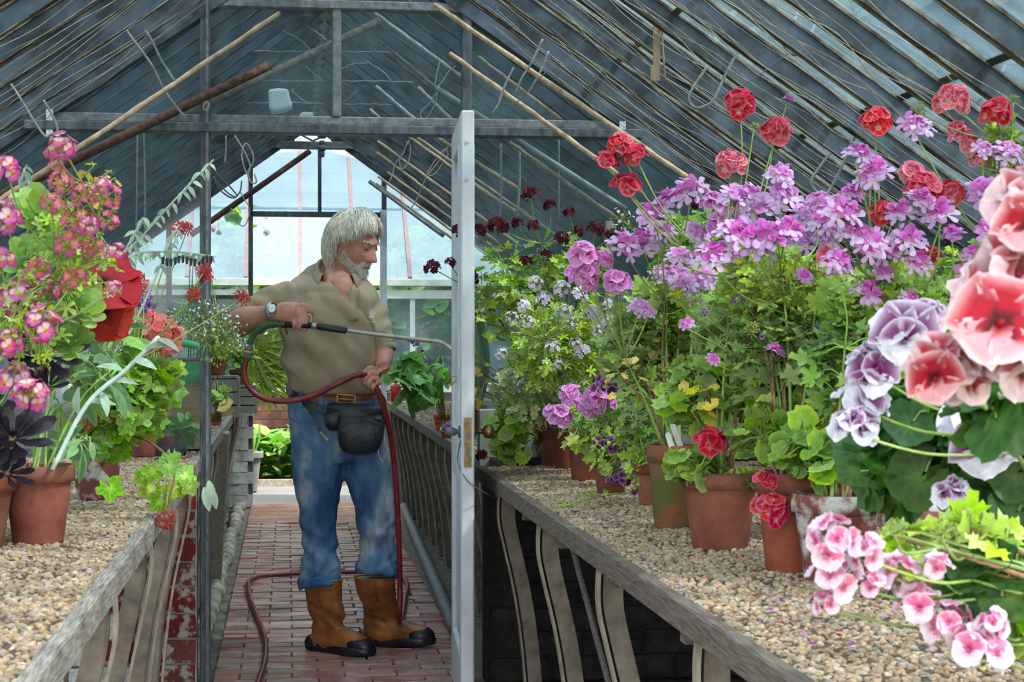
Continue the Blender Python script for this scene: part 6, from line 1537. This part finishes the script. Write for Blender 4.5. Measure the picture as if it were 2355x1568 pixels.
plant('potted_pelargonium', 'broad lobed leaf pelargonium in the leaning pot behind the left front pot', 'potted plant', LBP(222, 1148), (.074, .175, 'terra_white'),
      [CL(280, 895, 4.35, 105, .12, 85, 130, 'bigleaf', .062, .35), CL(240, 1000, 4.4, 80, .1, 55, 44, 'bigleaf', .06, .3), CL(330, 960, 4.5, 50, .06, 40, 24, 'bigleaf', .055, .3)],
      HD('star', 4.3, [(218, 955, 50), (258, 960, 40), (205, 975, 36)], .03), fill=1.00, seed=33, nstem=6, petiole=.07)
t = plant('trailing_pelargonium', 'trailing stem with lobed leaves hanging over the left bench edge', 'plant', LBP(330, 1060), None,
      [], [], seed=34)
q = MB(); P = catmull([at(300, 1000, 4.45), at(350, 1020, 4.3), at(400, 1075, 4.2), at(385, 1165, 4.15)], 6); q.tube(P, .003, 6); q.build('stem', M['bark'], t, True)
for x, y, s in ((350, 1090, .07), (385, 1075, .08), (420, 1100, .075), (350, 1130, .08), (370, 1160, .075), (400, 1130, .07), (436, 1125, .06), (330, 1105, .06), (250, 1128, .085), (395, 1060, .06)):
    put_leaf('bigleaf', t, at(x, y - 12, 4.2 + R.uniform(-.04, .04)), (R.uniform(-.6, .6), -.2, -.8), (R.uniform(-.3, .3), -.8, .5), s * .85)
for x, y, s in ((470, 1120, .055), (480, 1105, .05), (488, 1125, .045)): put_leaf('sage', t, at(x, y, 4.15), (.2, -.2, -.9), (0, -1, .3), s)
q = MB(); q.tube([at(385, 1140, 4.15), at(383, 1165, 4.15), at(380, 1185, 4.15)], .002, 5); q.build('flower_stalk', M['stem'], t, True)
put_head('star', t, at(378, 1195, 4.15), (0, -.8, -.4), 62 / (FPX / 4.15 * DIA['star']))
plant('potted_pelargonium', 'coral pink pelargonium in the middle of the left bench', 'potted plant', LBP(330, 1050), (.06, .12, 'terra'),
      [CL(350, 880, 5.0, 60, .12, 60, 44, 'bigleaf', .07, .4), CL(310, 780, 5.1, 50, .1, 60, 36, 'geranium', .05)],
      HD('coral', 4.95, [(372, 762, 92), (345, 745, 80), (392, 800, 76), (360, 800, 70), (325, 740, 60), (404, 775, 60), (358, 962, 64), (372, 952, 44), (345, 880, 40), (372, 905, 40), (390, 770, 60)], .05) + HD('violet', 4.95, [(345, 845, 40), (352, 865, 36), (270, 806, 26), (335, 700, 60), (315, 690, 50)], .03) + HD('dotpurple', 5.0, [(322, 690, 60), (300, 720, 40), (280, 740, 40), (345, 730, 40)], .03), fill=0.80, seed=35)
t = plant('red_star_flower', 'thin stemmed plant with small spidery red flowers reaching toward the man', 'potted plant', LBP(262, 1060), (.05, .10, 'terra'),
      [CL(300, 860, 4.7, 50, .08, 90, 18, 'oval', .05)],
      HD('star', 4.75, [(412, 530, 52), (430, 524, 40), (470, 620, 50), (474, 640, 44), (446, 678, 46), (556, 684, 50), (315, 648, 60), (330, 668, 40), (303, 640, 40)], .03), woody=False, seed=36)
t = thing('drooping_salvia', 'tall arching stems with nodding grey felted buds against the left glass', 'plant', (-.66, 4.5, LB))
for pts, n in (([(215, 900), (250, 640), (330, 540), (420, 440), (492, 366)], 13), ([(230, 880), (270, 640), (310, 586), (400, 578), (495, 590)], 13), ([(240, 880), (275, 620), (330, 500), (300, 560)], 5), ([(235, 890), (330, 700), (390, 560), (410, 520)], 5), ([(60, 520), (70, 440), (56, 400), (62, 378)], 5)):
    P = catmull([at(x, y, 4.55) for x, y in pts], 7); q = MB(); q.tube(P, [lerp(.0036, .0016, k / (len(P) - 1)) for k in range(len(P))], 6); q.build('stem', M['stem_grey'], t, True)
    for k in range(n):
        p = P[min(len(P) - 1, int(lerp(.42, 1, k / n) * len(P)))]
        for s_ in (-1, 1): put_leaf('sage', t, p, (s_ * .6 + R.uniform(-.2, .2), -.2 + R.uniform(-.3, .3), -.7 + R.uniform(-.2, .5)), (s_ * .5, -.9, .3), R.uniform(.020, .034))
q = MB()
for k in range(13):
    p = at(lerp(375, 485, k / 12), 592 + 4 * sin(k), 4.55); q.tube([p, p + Vector((0, -.005, -.018))], [.005, .003], 6)
q.build('dark_sepal', M['blackleather'], t, kind='stuff')
# black tray of small pots with strawberry-like leaves
tr = LBP(372, 1046)
t = thing('seed_tray', 'black plastic tray at the inner edge of the left bench', 'tray', tr); q = MB()
for a, c in (((-.11, -.06, 0), (.085, .10, .006)), ((-.11, -.06, 0), (-.104, .10, .036)), ((.079, -.06, 0), (.085, .10, .036)), ((-.11, -.06, 0), (.085, -.054, .036)), ((-.11, .094, 0), (.085, .10, .036))): q.bb(tr + Vector(a), tr + Vector(c))
q.build('tray', M['plastic_black'], t)
for k, (dx_, dy_) in enumerate(((-.065, -.005), (.03, -.005), (.055, .06), (-.04, .06))):
    plant('strawberry_plant', ('young leafy plant in the left pot of the black tray', 'young leafy plant in the front right pot of the black tray', 'young leafy plant in the back right pot of the black tray', 'young leafy plant in the back left pot of the black tray')[k], 'potted plant', tr + Vector((dx_, dy_, .007)), (.036, .058, 'terra_new'),
          [(tr + Vector((dx_ + (.03 if k in (1, 2) else 0), dy_ - .01, .095)), (.055, .05, .03), 20 if k else 8, 'oval', .062, .8)], [], woody=False, seed=40 + k, nstem=3)
gq = at(411, 885, 7.2); gp = Vector((gq.x, 7.2, LF + .002)); bh = gq.z - gp.z
t = thing('wooden_box', 'brown wooden box under the green plastic trough', 'box', gp)
for sy in (-1, 1):
    for k in range(2): q = MB(); q.bb(gp + Vector((-.10, sy * .085 - .007, bh * .5 * k)), gp + Vector((.10, sy * .085 + .007, bh * (.5 * k + .49)))); q.build('side_board', M['board'], t)
    q = MB(); q.bb(gp + Vector((sy * .095 - .007, -.078, 0)), gp + Vector((sy * .095 + .007, .078, bh))); q.build('end_board', M['board'], t)
q = MB(); q.bb(gp + Vector((-.105, -.095, bh)), gp + Vector((.105, .095, bh + .008))); q.build('top_board', M['board'], t)
gt = Vector((0, 0, 0)) + gp
t = thing('green_trough', 'green plastic watering trough with a curved handle on the left bench', 'watering can', gt + Vector((0, 0, .067)))
b = MB(); b.loft([(gt + Vector((0, 0, .068)), (.055, 0, 0), (0, .075, 0)), (gt + Vector((0, 0, .10)), (.058, 0, 0), (0, .08, 0)), (gt + Vector((0, 0, .128)), (.062, 0, 0), (0, .085, 0)), (gt + Vector((0, 0, .134)), (.065, 0, 0), (0, .088, 0)), (gt + Vector((0, 0, .138)), (.062, 0, 0), (0, .085, 0))], 24, True, 5); b.build('can_body', M['plastic_green'], t, True)
b = MB(); b.loft([(gt + Vector((0, 0, .136)), (.066, 0, 0), (0, .09, 0)), (gt + Vector((0, 0, .144)), (.064, 0, 0), (0, .088, 0))], 24, True, 5); b.build('can_lid', M['terra'], t, True)
b = MB(); b.tube(catmull([gt + Vector((.07, 0, .15)), gt + Vector((.05, 0, .18)), gt + Vector((.0, 0, .192)), gt + Vector((-.045, 0, .186)), gt + Vector((-.055, 0, .145))], 6), .011, 10); b.build('handle', M['plastic_green'], t, True)
t.scale = (1.55, 1.2, 1.3); t.location = gp + Vector((0, 0, bh + .009))
plant('potted_gypsophila', 'cloud of tiny white flowers on the left bench at the partition post', 'potted plant', LBP(440, 960), (.05, .10, 'terra'),
      [CL(500, 790, 6.0, 60, .1, 50, 60, 'fine', .018)],
      HD('whitedot', 5.9, [(490, 725, 60), (510, 740, 60), (470, 715, 50), (530, 755, 60), (545, 775, 56), (500, 765, 56), (450, 730, 50), (430, 715, 46), (478, 750, 56), (520, 780, 50), (540, 800, 44), (410, 740, 44), (555, 790, 44), (465, 770, 44), (515, 715, 44), (500, 720, 50), (535, 735, 50), (485, 700, 40), (550, 750, 50), (420, 725, 44), (440, 755, 44), (395, 720, 40), (460, 700, 44)], .08), woody=False, seed=45)

# ------------------------------------------------------------------ beyond the partition
def LFP(px, py): return atZ(px, py, LF + .006)
def RFP(px, py): return atZ(px, py, RF + .006)
plant('potted_plant', 'small potted herb on the far left bench with a yellow leaf', 'potted plant', LFP(497, 978), (.034, .07, 'terra_new'), [CL(505, 915, 8.2, 28, .06, 26, 30, 'geranium', .045), CL(525, 930, 8.1, 14, .03, 10, 4, 'yellow', .08)], [], woody=False, seed=50)
plant('potted_plant', 'low dark leaved plant in a bright orange pot on the far left bench', 'potted plant', LFP(536, 922), (.055, .06, 'terra_new'), [(LFP(536, 922) + Vector((0, 0, .085)), (.06, .06, .03), 60, 'aeonblack', .05, .9)], HD('red', LFP(536, 922).y - .05, [(512, 894, 24), (500, 893, 18)], .02), woody=False, seed=51)
def crate(c, w, d, h, label):
    t = thing('wooden_crate', label, 'crate', c)
    for sx in (-1, 1):
        for k in range(3): q = MB(); q.bb(c + Vector((-w / 2, sx * d / 2 - .006, h * (k * .34))), c + Vector((w / 2, sx * d / 2 + .006, h * (k * .34 + .28)))); q.build('slat', M['timber'], t)
        q = MB(); q.bb(c + Vector((sx * w / 2 - .008, -d / 2, 0)), c + Vector((sx * w / 2 + .008, d / 2, h))); q.build('end_board', M['timber'], t)
    q = MB(); q.bb(c + Vector((-w / 2, -d / 2, h)), c + Vector((w / 2, d / 2, h + .01))); q.build('top_board', M['timber'], t)
for (x, y, Y, r, h, w, lb, cl, lf, sz, n, sd) in ((497, 862, 10.4, .075, .12, .26, 'bushy green plant in a terracotta pot against the far left glass', (.15, .13, .12), 'fine', .08, 120, 52), (548, 884, 10.9, .055, .09, .22, 'grey leaved bushy plant on the far left bench before the palm', (.12, .11, .09), 'geranium', .05, 110, 53)):
    p = at(x, y, Y); crate(Vector((p.x, p.y, LF - .012)), w, w, p.z - LF - .002, 'weathered slatted crate under the ' + ('bushy green plant' if sd == 52 else 'grey leaved plant'))
    plant('potted_plant', lb, 'potted plant', p, (r, h, 'terra'), [(p + Vector((0, 0, h + .08)), cl, n, lf, sz, .6)], [], woody=False, seed=sd)
t = thing('potted_palm', 'fan palm with yellowing fronds at the end of the far left bench', 'potted plant', (-.55, 11.6, LF))
make_pot(t, (-.55, 11.6, LF), .10, .16, 'terra')
for k, (x, y, s) in enumerate(((590, 830, .30), (615, 850, .28), (575, 790, .30), (560, 850, .26), (600, 880, .24))):
    c = at(x, y, 11.55); q = MB(); q.tube(catmull([Vector((-.55, 11.6, LF + .14)), c.lerp(Vector((-.55, 11.6, LF + .14)), .4) + Vector((0, 0, .06)), c], 5), .006, 6); q.build('frond_stalk', M['stem'], t, True)
    for j in range(13):
        a = lerp(-1.25, 1.9, j / 12) - .2 * k; put_leaf('palm', t, c, (cos(a), -.25, sin(a)), (R.uniform(-.2, .2), -1, .3), s * R.uniform(.8, 1.1))
plant('young_squash', 'young plant with large pale green leaves on the bench behind the man', 'potted plant', RFP(1016, 988), (.045, .08, 'terra_new'),
      [(at(962, 890, 7.7), (.09, .10, .10), 20, 'broad', .135, .35), (at(930, 850, 7.7), (.06, .06, .06), 9, 'broad', .12, .3), (at(1010, 860, 7.8), (.05, .05, .10), 26, 'oval', .07, .5)], [], woody=False, seed=54, petiole=.08)
t = thing('potted_grass', 'tuft of upright grassy leaves behind the large pale leaves', 'potted plant', (.95, 9.0, RF)); make_pot(t, (.95, 9.0, RF), .08, .13, 'terra')
for k in range(70):
    a = R.uniform(0, 6.28); put_leaf('strap', t, Vector((.95 + .03 * cos(a), 9 + .03 * sin(a), RF + .11)), (cos(a) * .45, sin(a) * .45, 1), (cos(a), sin(a), -.4), R.uniform(.30, .50))
for k, (x, y) in enumerate(((945, 785), (967, 805), (955, 790), (978, 832))): put_head('violet', t, at(x, y, 8.9), (0, -.7, .6), .9)
t = thing('red_can', 'bright red plastic can behind the man on the bench to his left', 'can', Vector((.80, 13.0, RF + .004))); b = MB(); b.lathe([(.03, 0), (.04, .005), (.04, .11), (.035, .125), (.012, .135), (.012, .15)], Vector((.80, 13.0, RF + .004)), 16); b.build('can_body', M['plastic_red'], t, True)
b = MB(); b.lathe([(.014, .15), (.014, .17)], Vector((.80, 13.0, RF + .004)), 12); b.build('can_cap', M['plastic_black'], t, True)
t = plant('potted_violet', 'little purple flowered plant at the bench corner beside the door edge', 'potted plant', RFP(1026, 1004), (.03, .045, 'terra_new'), [(RFP(1026, 1004) + Vector((0, 0, .05)), (.03, .03, .015), 14, 'oval', .03, .8)], HD('violet', 7.5, [(1024, 985, 24), (1030, 978, 20)], .02), woody=False, seed=56)
# planting bed and planter in the yard
for k in range(5):
    bx = -.30 + k * .24; t = thing('bedding_plant', 'lush glossy bedding plants at the foot of the red brick wall', 'plant', (bx, 15.43, .03), 'bedding plants along the brick wall')
    for i in range(110):
        a = R.uniform(0, 6.28); put_leaf('oval' if i % 2 else 'strap', t, Vector((bx + .10 * cos(a) * R.random(), 15.42 + .12 * sin(a) * R.random(), .03 + R.uniform(0, .36))), (cos(a), sin(a) * .8 - .3, R.uniform(.1, 1.3)), (cos(a) * .2, -.5, 1), R.uniform(.13, .24))
t = thing('grey_planter', 'tall grey square planter beside the far doorway', 'planter', (-.34, 14.6, 0)); b = MB(); b.loft([((-.34, 14.6, 0), (.09, 0, 0), (0, .09, 0)), ((-.34, 14.6, .28), (.12, 0, 0), (0, .12, 0)), ((-.34, 14.6, .281), (.14, 0, 0), (0, .14, 0)), ((-.34, 14.6, .32), (.14, 0, 0), (0, .14, 0))], 24, True, 8); b.build('planter_body', M['plastic_grey'], t)
for i in range(40):
    a = R.uniform(0, 6.28); put_leaf('strap', t, Vector((-.34 + .06 * cos(a), 14.6 + .06 * sin(a), .31)), (cos(a) * .7, sin(a) * .7, 1), (cos(a), sin(a), -.5), R.uniform(.12, .24))
# climbers inside the lean-to
for k, (x, z, rx, rz) in enumerate(((-1.3, 1.55, .7, .5), (-.35, 1.65, .5, .6), (.45, 1.40, .5, .5), (1.30, 1.65, .6, .7), (-.45, 2.1, .45, .4), (1.0, 1.15, .6, .4))):
    plant('climbing_pelargonium', 'pale climbing plants with pink flowers inside the lean-to glass', 'plant', (x, 16.6, 0), None,
          [((x, 16.6, z), (rx, .3, rz), 260, 'geranium', .16, .3)], [(Vector((x + R.uniform(-.9, .9) * rx, 16.3, z + R.uniform(-.7, 1.05) * rz)), 'pink', .75) for _ in range(7)], group='climbers inside the lean-to', seed=60 + k, nstem=5, fill=1.0)
